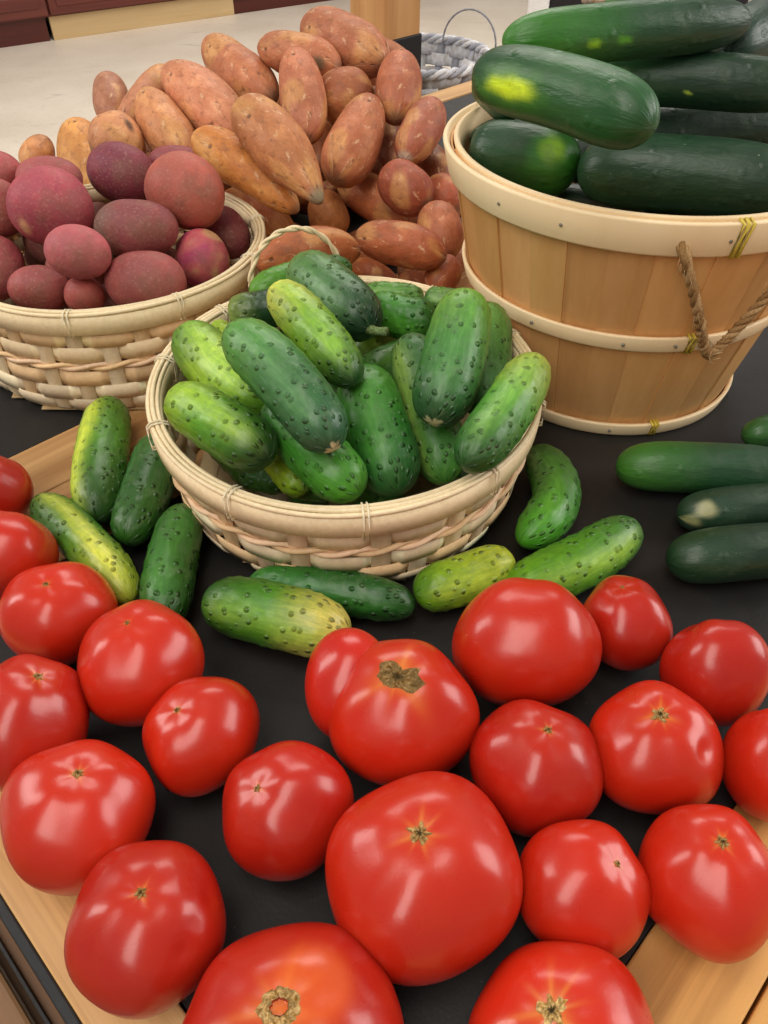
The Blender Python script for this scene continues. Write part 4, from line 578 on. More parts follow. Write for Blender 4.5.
def col_mat(name, rough=0.5, spec=0.4, streak=0.25, sc=500, bumpd=0.0003):
    def f(n):
        v = n.co()
        k = n.noise(v, sc, 4, 0.65)
        c = n.attr('Col').outputs['Color']
        c = n.mix(n.ramp(k, [(0.35, 0.0), (0.7, 1.0)]), c, n.mix(1.0, c, (1-streak, 1-streak*1.25, 1-streak*1.6), 'MULTIPLY'))
        n.base(c); n.normal(n.bump(k, bumpd, 0.5))
    return material(name, f, rough, spec)

MT = material('tomato_skin', m_tomato, 0.34, 0.5)
MPK = material('pickle_skin', m_pickle, 0.38, 0.45)
MCU = material('cucumber_skin', m_cuke, 0.33, 0.5)
MSW = material('sweet_potato_skin', m_sweet, 0.5, 0.35)
MPO = material('red_potato_skin', m_potato, 0.55, 0.35)
MSPLINT = col_mat('wood_splint', 0.5, 0.35, 0.13, 260)
MCANE = col_mat('cane', 0.45, 0.4, 0.12, 300)
MWHITE = col_mat('painted_splint', 0.55, 0.3, 0.3, 120)
MSCAR = col_mat('cork_scar', 0.9, 0.1, 0.6, 700, 0.001)
MROPE = col_mat('sisal', 0.9, 0.15, 0.4, 900, 0.0008)
MPLAIN = col_mat('plain_paint', 0.55, 0.35, 0.06, 40, 0.0001)

# ------------------------------------------------------------------ setting: floor and back wall
def m_floor(n):
    v = n.co()
    c = n.mix(n.ramp(n.noise(v, 2.2, 5, 0.6), [(0.35, 0.0), (0.7, 0.8)]), lin('#f6ead9'), lin('#e6d8c4'))
    c = n.mix(n.ramp(n.noise(n.map(v, (3, 11, 1), (0, 0, 0.6)), 1.0, 6, 0.75, 0.8), [(0.60, 0.0), (0.74, 0.5)]), c, lin('#a3978a'))
    c = n.mix(n.ramp(n.noise(v, 90, 2, 0.5), [(0.62, 0.0), (0.7, 0.35)]), c, lin('#b3a695'))
    n.base(c); n.rough(n.ramp(n.noise(v, 4, 3), [(0.3, 0.35), (0.7, 0.5)]))
MFLOOR = material('vinyl_floor', m_floor, 0.42, 0.4)
b = MB(); b.box((0.3, 4.2, -0.77), (9.0, 13.0, 0.04)); fl = b.obj('floor', MFLOOR, smooth=False); tag(fl, kind='structure')

# cabinets stand along a wall running at 35.7 degrees
WA = math.atan2(6.33-4.97, 2.16-0.27)
wd = np.array([math.cos(WA), math.sin(WA), 0]); wn = np.array([math.sin(WA), -math.cos(WA), 0])   # wn: out of the wall, towards the display
W0 = np.array([-2.16, 4.97, -0.75])
RW = np.stack([wd, -wn, [0, 0, 1]], 1)
def wpt(x, out, z): return W0 + wd*x + wn*out + np.array([0, 0, z])
def m_wall(n): n.base(n.mix(n.noise(n.co(), 3, 3), lin('#cfc6b8'), lin('#c4bbad')))
b = MB(); b.box(wpt(1.2, -0.66, 1.0), (7.4, 0.1, 2.0), RW); tag(b.obj('wall_back', material('wall_paint', m_wall, 0.8, 0.2), smooth=False), kind='structure')

MCHERRY = wood_mat('cherry_stain', lin('#6a3028'), lin('#45201c'), lin('#7d4034'), 0, 0.35, 0.35, True)
MKICK = wood_mat('bare_board', lin('#d2b586'), lin('#bd9c6a'), lin('#ddc499'), 0, 0.3, 0.6, True)
def cabinet(x0, x1, label, kicks, seams):
    t = thing('base_cabinet', wpt((x0+x1)/2, -0.3, 0), label, 'cabinet', 'dark red base cabinets', WA)
    L = x1 - x0
    m = MB(); m.box((0, 0, 0.50), (L-0.004, 0.56, 0.76)); m.obj('carcass', MCHERRY, t, False)
    k = seams + [L]
    s0 = 0.0
    for s1 in k:
        m = MB(); cx = (s0+s1)/2 - L/2
        m.box((cx, -0.292, 0.50), (s1-s0-0.012, 0.022, 0.74), bev=0.004)
        m.box((cx, -0.305, 0.80), (s1-s0-0.10, 0.008, 0.06), bev=0.003); m.box((cx, -0.305, 0.20), (s1-s0-0.10, 0.008, 0.06), bev=0.003)
        d = m.obj('door', MCHERRY, t, False)
        m = MB(); m.tube([(cx+0.05, -0.303, 0.70), (cx+0.05, -0.325, 0.70)], 0.012, 12, col=lin('#8d8478')); m.obj('knob', MPLAIN, d)
        s0 = s1
    for (a, c, mt, lab) in kicks:
        m = MB(); m.box(((a+c)/2 - L/2, -0.25 if mt is MCHERRY else -0.256, 0.06), (c-a-0.002, 0.02, 0.118), col=(0.62, 0.55, 0.55) if mt is MCHERRY else (1, 1, 1))
        o = m.obj('toe_kick', mt, t, False)
        if lab: o['label'] = lab
xs = 0.32
cabinet(-1.2, xs, 'dark cherry base cabinet at the far left, its toe kick dark', [(0, 1.5, MCHERRY, None)], [0.76])
cabinet(xs, 3.3, 'dark cherry base cabinet with a bare wood board in its toe kick', [(0, 1.175, MKICK, 'bare pale wood toe kick board'), (1.175, 2.98, MCHERRY, None)], [1.2, 2.1])

# ------------------------------------------------------------------ display table: black panels set in wooden boards
TA = math.radians(44.5)
D1 = np.array([math.sin(TA), math.cos(TA), 0]); D2 = np.array([-math.cos(TA), math.sin(TA), 0])
RT = np.stack([D1, D2, [0, 0, 1]], 1)
TROT = math.pi/2 - TA
def tp(q1, q2, z=0): return D1*q1 + D2*q2 + np.array([0, 0, z])
table = thing('display_table', (0, 0, -0.75), 'long display table with black mats framed by wooden boards, carrying all the produce', 'table', None, TROT)
MOAK = wood_mat('oiled_board', lin('#bd8f5c'), lin('#7d4f28'), lin('#dcb27c'), 0, 1.1, 0.42, True, 0.9)
MOAK2 = wood_mat('oiled_board_cross', lin('#d3a266'), lin('#9a6632'), lin('#e8c08a'), 1, 1.1, 0.4, True, 0.85)
def m_mat(n):
    v = n.co()
    c = n.mix(n.ramp(n.noise(v, 9, 5, 0.6), [(0.4, 0.0), (0.7, 0.7)]), lin('#191716'), lin('#262220'))
    c = n.mix(n.ramp(n.voro(v, 110), [(0.02, 0.6), (0.045, 0.0)]), c, lin('#7d776f'))
    n.base(c); n.rough(n.ramp(n.noise(v, 30, 4), [(0.3, 0.42), (0.7, 0.58)]))
    n.normal(n.bump(n.noise(v, 500, 3), 0.0003, 0.4))
MMAT = material('black_mat', m_mat, 0.5, 0.4)
def tbox(name, q1a, q1b, q2a, q2b, z0, z1, mat, col=(1, 1, 1), bev=0.0012):
    m = MB(); m.box(((q1a+q1b)/2, (q2a+q2b)/2, (z0+z1)/2 + 0.75), (q1b-q1a, q2b-q2a, z1-z0), col=col, bev=bev)
    return m.obj(name, mat, table, False)
QE = 1.30      # far end of the boards
tbox('border_board', -0.023, 0.008, -0.36, 0.9, -0.03, 0.0, MOAK2)
for (a, c, k) in ((-0.0415, 0.0025, (1.1, .95, .66)), (-0.36, -0.043, (1.2, 1.06, .74)), (0.3815, 0.4493, (.80, .74, .70)), (0.450, 0.5035, (.84, .78, .72))):
    tbox('divider_board', 0.009, QE, a, c, -0.03, 0.0, MOAK, k)
for (a, c) in ((0.003, 0.381), (0.504, 0.845)):
    tbox('black_mat', 0.009, QE, a, c, -0.03, -0.0006, MMAT, bev=0.0)
rl = tbox('rail', 0.05, QE, 0.846, 0.885, -0.03, 0.002, MOAK, (1.05, 1.02, .98))
tbox('underframe', 0.0, QE-0.02, -0.34, 0.88, -0.09, -0.031, MOAK, (.5, .45, .42))
for (a, c) in ((0.04, -0.3), (0.04, 0.84), (QE-0.08, -0.3), (QE-0.08, 0.84)):
    tbox('leg', a-0.03, a+0.03, c-0.03, c+0.03, -0.75, -0.091, MOAK, (.6, .55, .5))
MBLK = col_mat('black_metal', 0.35, 0.5, 0.2, 300)
tbox('metal_edging', -0.0278, -0.0232, -0.36, 0.9, -0.028, -0.001, MBLK, lin('#26282a'), 0.0008)
tbox('edge_channel', -0.0322, -0.0279, -0.36, 0.9, -0.028, -0.008, MPLAIN, lin('#6a4a30'), 0.0005)
tbox('edge_lip', -0.0338, -0.0323, -0.36, 0.9, -0.028, -0.005, MBLK, lin('#1d1d1e'), 0.0003)
tbox('edge_clip', -0.0338, -0.0279, -0.36, 0.146, -0.027, -0.0035, MBLK, lin('#161617'), 0.0005)
# lower crate beside the table
MCARD = wood_mat('worn_crate_board', lin('#8a6444'), lin('#5d4330'), lin('#a98663'), 1, 0.6, 0.35, True, 0.8)
cr = thing('wooden_crate', tp(-0.19, 0.15, -0.75), 'worn brown wooden crate standing lower beside the table, at the bottom left corner', 'crate', None, TROT)
for k in range(3):
    m = MB(); m.box((0.152-0.051-k*0.103, 0, 0.735-0.012), (0.100, 0.66, 0.014), bev=0.002, col=(1, .97, .93)); m.obj('top_board', MCARD, cr, False)
for (x, y, sx, sy) in ((0.148, 0, 0.012, 0.66), (-0.152, 0, 0.012, 0.66), (0, 0.323, 0.28, 0.012), (0, -0.323, 0.28, 0.012)):
    m = MB(); m.box((x, y, 0.357), (sx, sy, 0.712), col=(.8, .75, .7)); m.obj('side_board', MCARD, cr, False)

# wooden post with a black sleeve, at the far side of the table
post = thing('wooden_post', tp(0.9535, 0.9345, -0.75), 'square pale wooden post with a black sleeve, rising behind the sweet potato heap', 'post', None, TROT)
MPOST = wood_mat('pine_post', lin('#c9925a'), lin('#a36f3d'), lin('#dbab74'), 2, 0.9, 0.5, True, 0.6)
m = MB(); m.box((0, 0, 0.75), (0.074, 0.074, 1.5), bev=0.003); m.obj('shaft', MPOST, post, False)
m = MB(); m.box((0, 0, 0.417), (0.0785, 0.0785, 0.834), bev=0.002, col=lin('#1b191b')); m.obj('black_sleeve', MPLAIN, post, False)

# ------------------------------------------------------------------ woven baskets
def weave(c, Rf, h, rows, N, strip, seed, amp, tone, stake_w, mat, parent, thick=0.0011, zs0=0.004):
    """weavers (rows of (z, kind)) over and under N upright stakes; one mesh"""
    rs = np.random.RandomState(seed); m = MB()
    per = 10; na = N*per
    th = np.linspace(0, 2*math.pi, na+1)[:-1]
    tones = [lin(t) for t in tone]
    def tint(): 
        a = tones[rs.randint(len(tones))]; return a * rs.uniform(0.86, 1.08)
    # stakes
    zz = np.linspace(zs0, h, 9)
    for k in range(N):
        a = 2*math.pi*k/N; tx = np.array([-math.sin(a), math.cos(a), 0]); nx = np.array([math.cos(a), math.sin(a), 0])
        V = []
        for z in zz:
            R = Rf(z)
            for (s, o) in ((-1, 0.0005), (1, 0.0005), (1, -0.0005), (-1, -0.0005)):
                V.append(np.array([c[0], c[1], z]) + nx*(R+o) + tx*s*stake_w/2)
        F = []
        for i in range(8):
            for j in range(4): F.append((i*4+j, i*4+(j+1) % 4, (i+1)*4+(j+1) % 4, (i+1)*4+j))
        m.add(V, F, tint()*0.80)
    for ri, (z, kind) in enumerate(rows):
        ph = math.pi*(ri % 2)
        if kind == 'twist':
            for q in range(2):
                R = Rf(z) + 0.0006; P = []
                for t in th:
                    u = t*N/2 + q*math.pi
                    rr = R + 0.0016*math.cos(u); P.append((c[0]+rr*math.cos(t), c[1]+rr*math.sin(t), z + 0.0017*math.sin(u)))
                m.tube(P, 0.0018, 6, True, tint()*1.0)
            continue
        w = np.cos(th*N/2 + ph); off = amp*np.tanh(3.2*(w+0.35))
        hh = strip/2 * (1 + 0.05*rs.normal()); jit = 0.0008*np.sin(th*3 + rs.uniform(0, 6))
        zc = z + jit
        V = np.zeros((na, 6, 3))
        for j, (dz, o) in enumerate(((-1, 0.2), (0, 1.0), (1, 0.2), (1, -0.6), (0, -0.4), (-1, -0.6))):
            zz_ = zc + dz*hh; rr = np.array([Rf(q) for q in zz_]) + off + o*thick*0.8
            V[:, j] = np.stack([c[0]+rr*np.cos(th), c[1]+rr*np.sin(th), zz_], -1)
        F = []
        for i in range(na):
            for j in range(6): F.append((i*6+j, ((i+1) % na)*6+j, ((i+1) % na)*6+(j+1) % 6, i*6+(j+1) % 6))
        nb = m.n; m.add(V, F)
        # tint every visible span separately
        seg = ((th*N/2 + ph + math.pi/2) // math.pi).astype(int); seg -= seg.min()
        base = tint(); tb = base[None, :] * (1 + 0.13*rs.normal(size=(seg.max()+1, 1))); tb = tb * np.array([1, 1, 1]) 
        m.C[-1] = np.repeat(np.clip(tb[seg], 0.02, 0.95), 6, 0)
    return m.obj('woven_wall', mat, parent)

def rim_ties(c, R, h, th_in, angles, mat, parent, col, wire=0.0007, drop=0.0145):
    for a in angles:
        m = MB(); nx = np.array([math.cos(a), math.sin(a), 0]); tx = np.array([-math.sin(a), math.cos(a), 0]); cc = np.array([c[0], c[1], 0])
        for s in (-1, 1):
            P = []
            for (o, z) in ((0.0036, h-drop), (0.0042, h-drop*.5), (0.0036, h+0.001), (0.001, h+0.0032), (-0.004, h+0.0032), (-th_in-0.0012, h+0.0005), (-th_in-0.0014, h-drop*.5), (-th_in-0.001, h-drop), (0.000, h-drop-0.0008)):
                P.append(cc + nx*(R+o) + tx*s*0.0014 + np.array([0, 0, z]))
            m.tube(P, wire, 5, True, col)
        m.obj('rim_tie', mat, parent)

def woven_basket(c, R, h, Rb, expo, label, rows, N, ties, seed, handle=None, tone=('#f6dcb2', '#efcb9c', '#f8e2be', '#f3d0ac', '#ecc898'), strip=0.0122, mat=None, amp=0.0013, group=None, squash=(1, 1, 1), rimc='#f3dfb6'):
    mat = mat or MSPLINT
    t = thing('woven_basket', (c[0], c[1], c[2]), label, 'basket', group)
    t.scale = squash
    def Rf(z):
        q = min(max(z/h, 0), 1)
        return (Rb + (R-Rb)*q**expo) - 0.006*max(0.0, 1-q/0.22)**2 - 0.0028
    weave((0, 0), Rf, h-0.004, rows, N, strip, seed, amp, tone, 0.0115, mat, t)
    m = MB(); cs = lin(rimc)
    m.ring([(R-0.0008, h-0.0155), (R+0.0016, h-0.0148), (R+0.0022, h-0.007), (R+0.0018, h-0.0008), (R-0.0008, h)], 120, col=cs*1.05); m.obj('outer_rim_band', MCANE, t)
    m = MB(); m.ring([(R-0.0052, h-0.0135), (R-0.0052, h), (R-0.0072, h-0.0005), (R-0.0076, h-0.007), (R-0.0070, h-0.013)], 120, col=cs*0.95); m.obj('inner_rim_band', MCANE, t)
    m = MB()
    for (dr, dz) in ((0.0006, 0.0011), (-0.0023, 0.0016), (-0.0052, 0.0009)):
        P = [((R+dr)*math.cos(a), (R+dr)*math.sin(a), h+dz+0.0004*math.sin(5*a+dr*900)) for a in np.linspace(0, 2*math.pi, 121)[:-1]]
        m.tube(P, 0.0015, 6, True, cs*(1.0 + dr*20))
    m.obj('rim_cane', MCANE, t)
    m = MB(); rb = Rf(0.0)-0.001
    for k in range(-7, 8):
        y = k*rb/7.5; L = math.sqrt(max(0, rb*rb-y*y))
        if L > 0.004:
            m.box((0, y, 0.0014+0.0003*(k % 2)), (2*L, rb/7.5*0.94, 0.001), col=lin('#cdb084')*0.9)
            m.box((y, 0, 0.0026+0.0003*(k % 2)), (rb/7.5*0.94, 2*L, 0.001), col=lin('#d3b88c')*0.9)
    m.obj('woven_base', mat, t, False)
    rim_ties((0, 0), R, h, 0.0076, ties, MCANE, t, lin('#e9dcbc'))
    if handle:
        a0, a1, hi, lean = handle; m = MB()
        p0 = np.array([(R-0.001)*math.cos(a0), (R-0.001)*math.sin(a0), h-0.006]); p1 = np.array([(R-0.001)*math.cos(a1), (R-0.001)*math.sin(a1), h-0.006])
        mid = (p0+p1)/2; out = nrm(np.array([mid[0], mid[1], 0])); ax = nrm(p1-p0); hl = np.linalg.norm(p1-p0)/2
        upv = nrm(np.array([0, 0, 1.0]) + out*lean); sd = np.cross(ax, upv)
        for q in range(2):
            P = []
            for s in np.linspace(0, 1, 61):
                w = math.pi*s; cpt = mid - ax*hl*math.cos(w) + upv*hi*(math.sin(w)**0.8)
                rad = nrm(-ax*math.cos(w)*hi + upv*math.sin(w)*hl); u = s*30 + q*math.pi
                P.append(cpt + 0.0011*(math.cos(u)*rad + math.sin(u)*sd))
            m.tube(P, 0.0014, 7, False, cs*(1.05 if q else .93))
        m.obj('handle', MCANE, t)
    return t
K = BASKETS['cucumber']; PB = BASKETS['potato']
rows_k = [(0.0085, 'w'), (0.0205, 'w'), (0.0325, 'w'), (0.0425, 'twist'), (0.0530, 'w')]
woven_basket((K[0], K[1], 0), K[2], K[3], K[4], 0.6, 'woven splint basket piled with bumpy pickling cucumbers, in the centre', rows_k, 32, [math.radians(a) for a in (242, 277, 313.5, 346, 172.5, 205, 140, 22, 60)], 5, (math.radians(127), math.radians(93), 0.050, 0.15), squash=(0.988, 1.055, 1), group='woven splint baskets')
rows_p = [(0.0085, 'w'), (0.0205, 'w'), (0.0325, 'w'), (0.0430, 'twist'), (0.0535, 'w'), (0.0645, 'w')]
woven_basket((PB[0], PB[1], 0), PB[2], PB[3], PB[4], 0.6, 'woven splint basket heaped with red potatoes, behind on the left', rows_p, 32, [math.radians(a) for a in (270.5, 307, 345, 235, 200, 20, 60)], 9, None, group='woven splint baskets')

# white painted basket beyond the post, on a low dark plinth
WBX, WBY, WBZ = 0.055, 1.543, -0.098
pl_ = thing('plinth', (WBX, WBY, -0.75), 'low dark plinth carrying the white woven basket behind the table', 'stand', None, TROT)
m = MB(); m.box((0, 0, (WBZ+0.726)/2), (0.20, 0.20, WBZ+0.726), bev=0.003, col=lin('#3a3533')); m.obj('plinth_body', MPLAIN, pl_, False)
m = MB(); m.box((0, 0, WBZ+0.738), (0.215, 0.215, 0.023), bev=0.002, col=lin('#4a433f')); m.obj('plinth_top', MPLAIN, pl_, False)
WT = thing('white_basket', (WBX, WBY, WBZ), 'white painted woven basket with twisted rim and thin wire handle, behind the post', 'basket')
wr, wh = 0.128, 0.105
def RfW(z): return 0.098 + (wr-0.098)*min(max(z/wh, 0), 1)
weave((0, 0), RfW, wh, [(0.010, 'w'), (0.031, 'w'), (0.052, 'w'), (0.073, 'w'), (0.092, 'w')], 22, 0.0205, 21, 0.0026, ('#cfd2de', '#dfe1e8', '#b9bdcb', '#e6e6ea'), 0.014, MWHITE, WT, 0.002)
m = MB()
for q in range(3):
    P = []
    for a in np.linspace(0, 2*math.pi, 241)[:-1]:
        u = a*14 + q*2.094; rr = wr + 0.0045*math.cos(u); P.append((rr*math.cos(a), rr*math.sin(a), wh + 0.0045*math.sin(u)))
    m.tube(P, 0.0042, 6, True, lin(['#e3e5ec', '#aeb2c0', '#cfd2dc'][q]))
m.obj('twisted_rim', MWHITE, WT)
m = MB(); m.ring([(0.002, 0.002), (0.097, 0.002), (0.097, 0.006), (0.002, 0.006)], 40, col=lin('#c9ccd6')); m.obj('base', MWHITE, WT)
m = MB(); P = []
for s in np.linspace(0, 1, 41):
    w = math.pi*s; P.append((0.100 - 0.062*math.cos(w)*0.75, 0.075 - 0.0*s, wh + 0.055*math.sin(w)))
P = np.array(P); P[:, 1] += 0.02*np.cos(np.linspace(0, math.pi, 41))
m.tube(P, 0.0014 + 0.0005*np.abs(np.sin(np.linspace(0, 40, 41))), 6, False, lin('#9a9ca6')); m.obj('wire_handle', MWHITE, WT)

# black and white stand far behind the bushel
ds = thing('display_stand', (0.455, 2.62, -0.75), 'tall black display stand with a white edge, far behind the bushel basket', 'stand', None, math.radians(-14))
m = MB(); m.box((0.28, 0, 0.65), (0.5, 0.30, 1.3), col=lin('#231f22'), bev=0.004); m.obj('black_body', MPLAIN, ds, False)
m = MB(); m.box((0.0, 0, 0.66), (0.056, 0.32, 1.32), col=lin('#f2f0ee'), bev=0.004); m.obj('white_edge_panel', MPLAIN, ds, False)

# ------------------------------------------------------------------ bushel basket
BX, BY, BR, BH, BRb = BASKETS['bushel']
bu = thing('bushel_basket', (BX, BY, 0), 'slatted wooden bushel basket with rope handle, full of big dark cucumbers', 'basket')
def RB(z): return BRb + (BR-BRb)*z/BH
MSTAVE = wood_mat('veneer_stave', lin('#dca468'), lin('#c68b4e'), lin('#edc28a'), 2, 0.55, 0.55, True, 0.55)
MHOOP = wood_mat('hoop_wood', lin('#f3d8aa'), lin('#e3bf8c'), lin('#fbe8c6'), 2, 0.2, 0.5, True, 0.35)
rs = np.random.RandomState(4); NS = 26
edges = np.cumsum(rs.uniform(0.75, 1.3, NS)); edges = np.concatenate([[0], edges])/edges[-1]*2*math.pi
for k in range(NS):
    a0, a1 = edges[k], edges[k+1]; g = 0.006; out = 0.0 if k % 2 else 0.0011
    if k % 2 == 0: a0 -= 0.012; a1 += 0.012
    else: a0 += 0.004; a1 -= 0.004
    V = []; zz = np.linspace(0.002, BH-0.003, 14); aa = np.linspace(a0, a1, 7)
    tw = rs.normal()*0.008
    for z in zz:
        for a in aa:
            r = RB(z) - 0.0022 + out + 0.0016*math.sin(z/BH*math.pi)*0.5; q = a + tw*(z/BH-0.5)
            V.append((r*math.cos(q), r*math.sin(q), z))
    n0 = len(V)
    for z in zz:
        for a in aa:
            r = RB(z) - 0.0022 + out - 0.0010; q = a + tw*(z/BH-0.5)
            V.append((r*math.cos(q), r*math.sin(q), z))
    F = []; w = 7
    for i in range(13):
        for j in range(6):
            F.append((i*w+j, i*w+j+1, (i+1)*w+j+1, (i+1)*w+j)); F.append((n0+i*w+j, n0+(i+1)*w+j, n0+(i+1)*w+j+1, n0+i*w+j+1))
        F.append((i*w, (i+1)*w, n0+(i+1)*w, n0+i*w)); F.append((i*w+6, n0+i*w+6, n0+(i+1)*w+6, (i+1)*w+6))
    for j in range(6):
        F.append((j, n0+j, n0+j+1, j+1)); e = 13*w; F.append((e+j, e+j+1, n0+e+j+1, n0+e+j))
    m = MB(); m.add(V, F, np.array([1, 1, 1])*rs.uniform(0.84, 1.1)*np.array([1, rs.uniform(.96, 1.02), rs.uniform(.9, 1.02)]))
    m.obj('stave', MSTAVE, bu, False)
def band(name, z0, z1, o0, o1, col=(1, 1, 1)):
    m = MB(); r0, r1 = RB(z0), RB(z1); e = 0.001
    m.ring([(r0+o0, z0), (r0+o1-e/2, z0), (r0+o1, z0+e), (r1+o1, z1-e), (r1+o1-e/2, z1), (r1+o0, z1)], 128, col=col); return m.obj(name, MHOOP, bu)
band('rim_hoop', BH-0.0215, BH, 0.0002, 0.0040)
band('inner_rim_hoop', BH-0.0215, BH+0.0005, -0.0072, -0.0036, (.95, .93, .9))
band('middle_hoop', 0.0826, 0.0946, 0.0002, 0.0030)
band('bottom_hoop', 0.0, 0.011, 0.0002, 0.0032)
m = MB(); m.ring([(0.001, 0.004), (BRb-0.004, 0.004), (BRb-0.004, 0.008), (0.001, 0.008)], 64, col=(.8, .75, .7)); m.obj('base', MHOOP, bu)
for (deg, z0, z1, o) in ((278.8, BH-0.0225, BH+0.001, 0.0045), (279.0, 0.0815, 0.0957, 0.0035), (280.1, -0.0004+0.001, 0.012, 0.0037), (60, BH-0.0225, BH+0.001, 0.0045)):
    m = MB()
    for k in range(4):
        a = math.radians(deg) + (k-1.5)*0.0125; nx = np.array([math.cos(a), math.sin(a), 0])
        lean = 0.008*(1 if k % 2 else -1)*0.4; a2 = a+lean; n2 = np.array([math.cos(a2), math.sin(a2), 0])
        m.tube([nx*(RB(z0)-0.001)+[0, 0, z0], nx*(RB(z0)+o)+[0, 0, z0+0.0008], n2*(RB(z1)+o)+[0, 0, z1-0.0008], n2*(RB(z1)-0.001)+[0, 0, z1]], 0.0010, 6, False, lin('#d9bf4a'))
    m.obj('wire_tie', MPLAIN, bu)
for (deg, z) in ((217, BH-0.011), (236, BH-0.011), (276.3, BH-0.011), (228, 0.0886), (258, 0.0886), (274, 0.0886), (262, 0.0055)):
    m = MB(); a = math.radians(deg); nx = np.array([math.cos(a), math.sin(a), 0]); r = RB(z)
    m.tube([nx*(r+0.002)+[0, 0, z], nx*(r+0.0043)+[0, 0, z]], 0.0012, 8, False, lin('#8b8478')); m.obj('nail', MPLAIN, bu)
# rope handle: three twisted strands hanging from two holes in the rim
a0, a1 = math.radians(264.3), math.radians(302)
ctrl = []
for s in np.linspace(0, 1, 90):
    a = a0 + (a1-a0)*(s + 0.06*math.sin(2*math.pi*s)); sag = (1-abs(2*s-1)**1.6)
    z = BH-0.010 - 0.083*sag
    r = RB(z) + 0.0085 + 0.004*sag
    if s < 0.03 or s > 0.97: r -= 0.010*(1-min(s, 1-s)/0.03)
    ctrl.append((r*math.cos(a), r*math.sin(a), z))
ctrl = np.array(ctrl); T = nrm(np.gradient(ctrl, axis=0)); N1 = nrm(np.cross(T, [0, 0, 1.0])); N2 = np.cross(T, N1)
m = MB()
for q in range(3):
    u = np.linspace(0, 62, 90) + q*2.094
    m.tube(ctrl + 0.0017*(np.cos(u)[:, None]*N1 + np.sin(u)[:, None]*N2), 0.0019, 6, False, lin(['#b08d62', '#c4a377', '#a17f55'][q]))
rs2 = np.random.RandomState(8)
for k in range(70):
    i = rs2.randint(3, 86); d = nrm(rs2.normal(size=3)); p = ctrl[i] + d*0.003
    m.tube([p, p + d*0.002 + T[i]*0.003, p + d*0.0025 + T[i]*0.007], 0.00018, 3, False, lin('#d6bd93'))
m.obj('rope_handle', MROPE, bu)

# ------------------------------------------------------------------ produce
def fcol(U, stops):
    c = np.zeros(U.shape + (3,)); st = [np.asarray(s) for s in stops]
    u = np.clip(U, 0, 1)
    for i in range(3):
        c[..., i] = np.interp(u, [0.0, 0.14, 0.5, 0.86, 1.0], [st[0][i], st[0][i]*.75+st[1][i]*.25, st[1][i], st[2][i]*.75+st[1][i]*.25, st[2][i]])
    return c

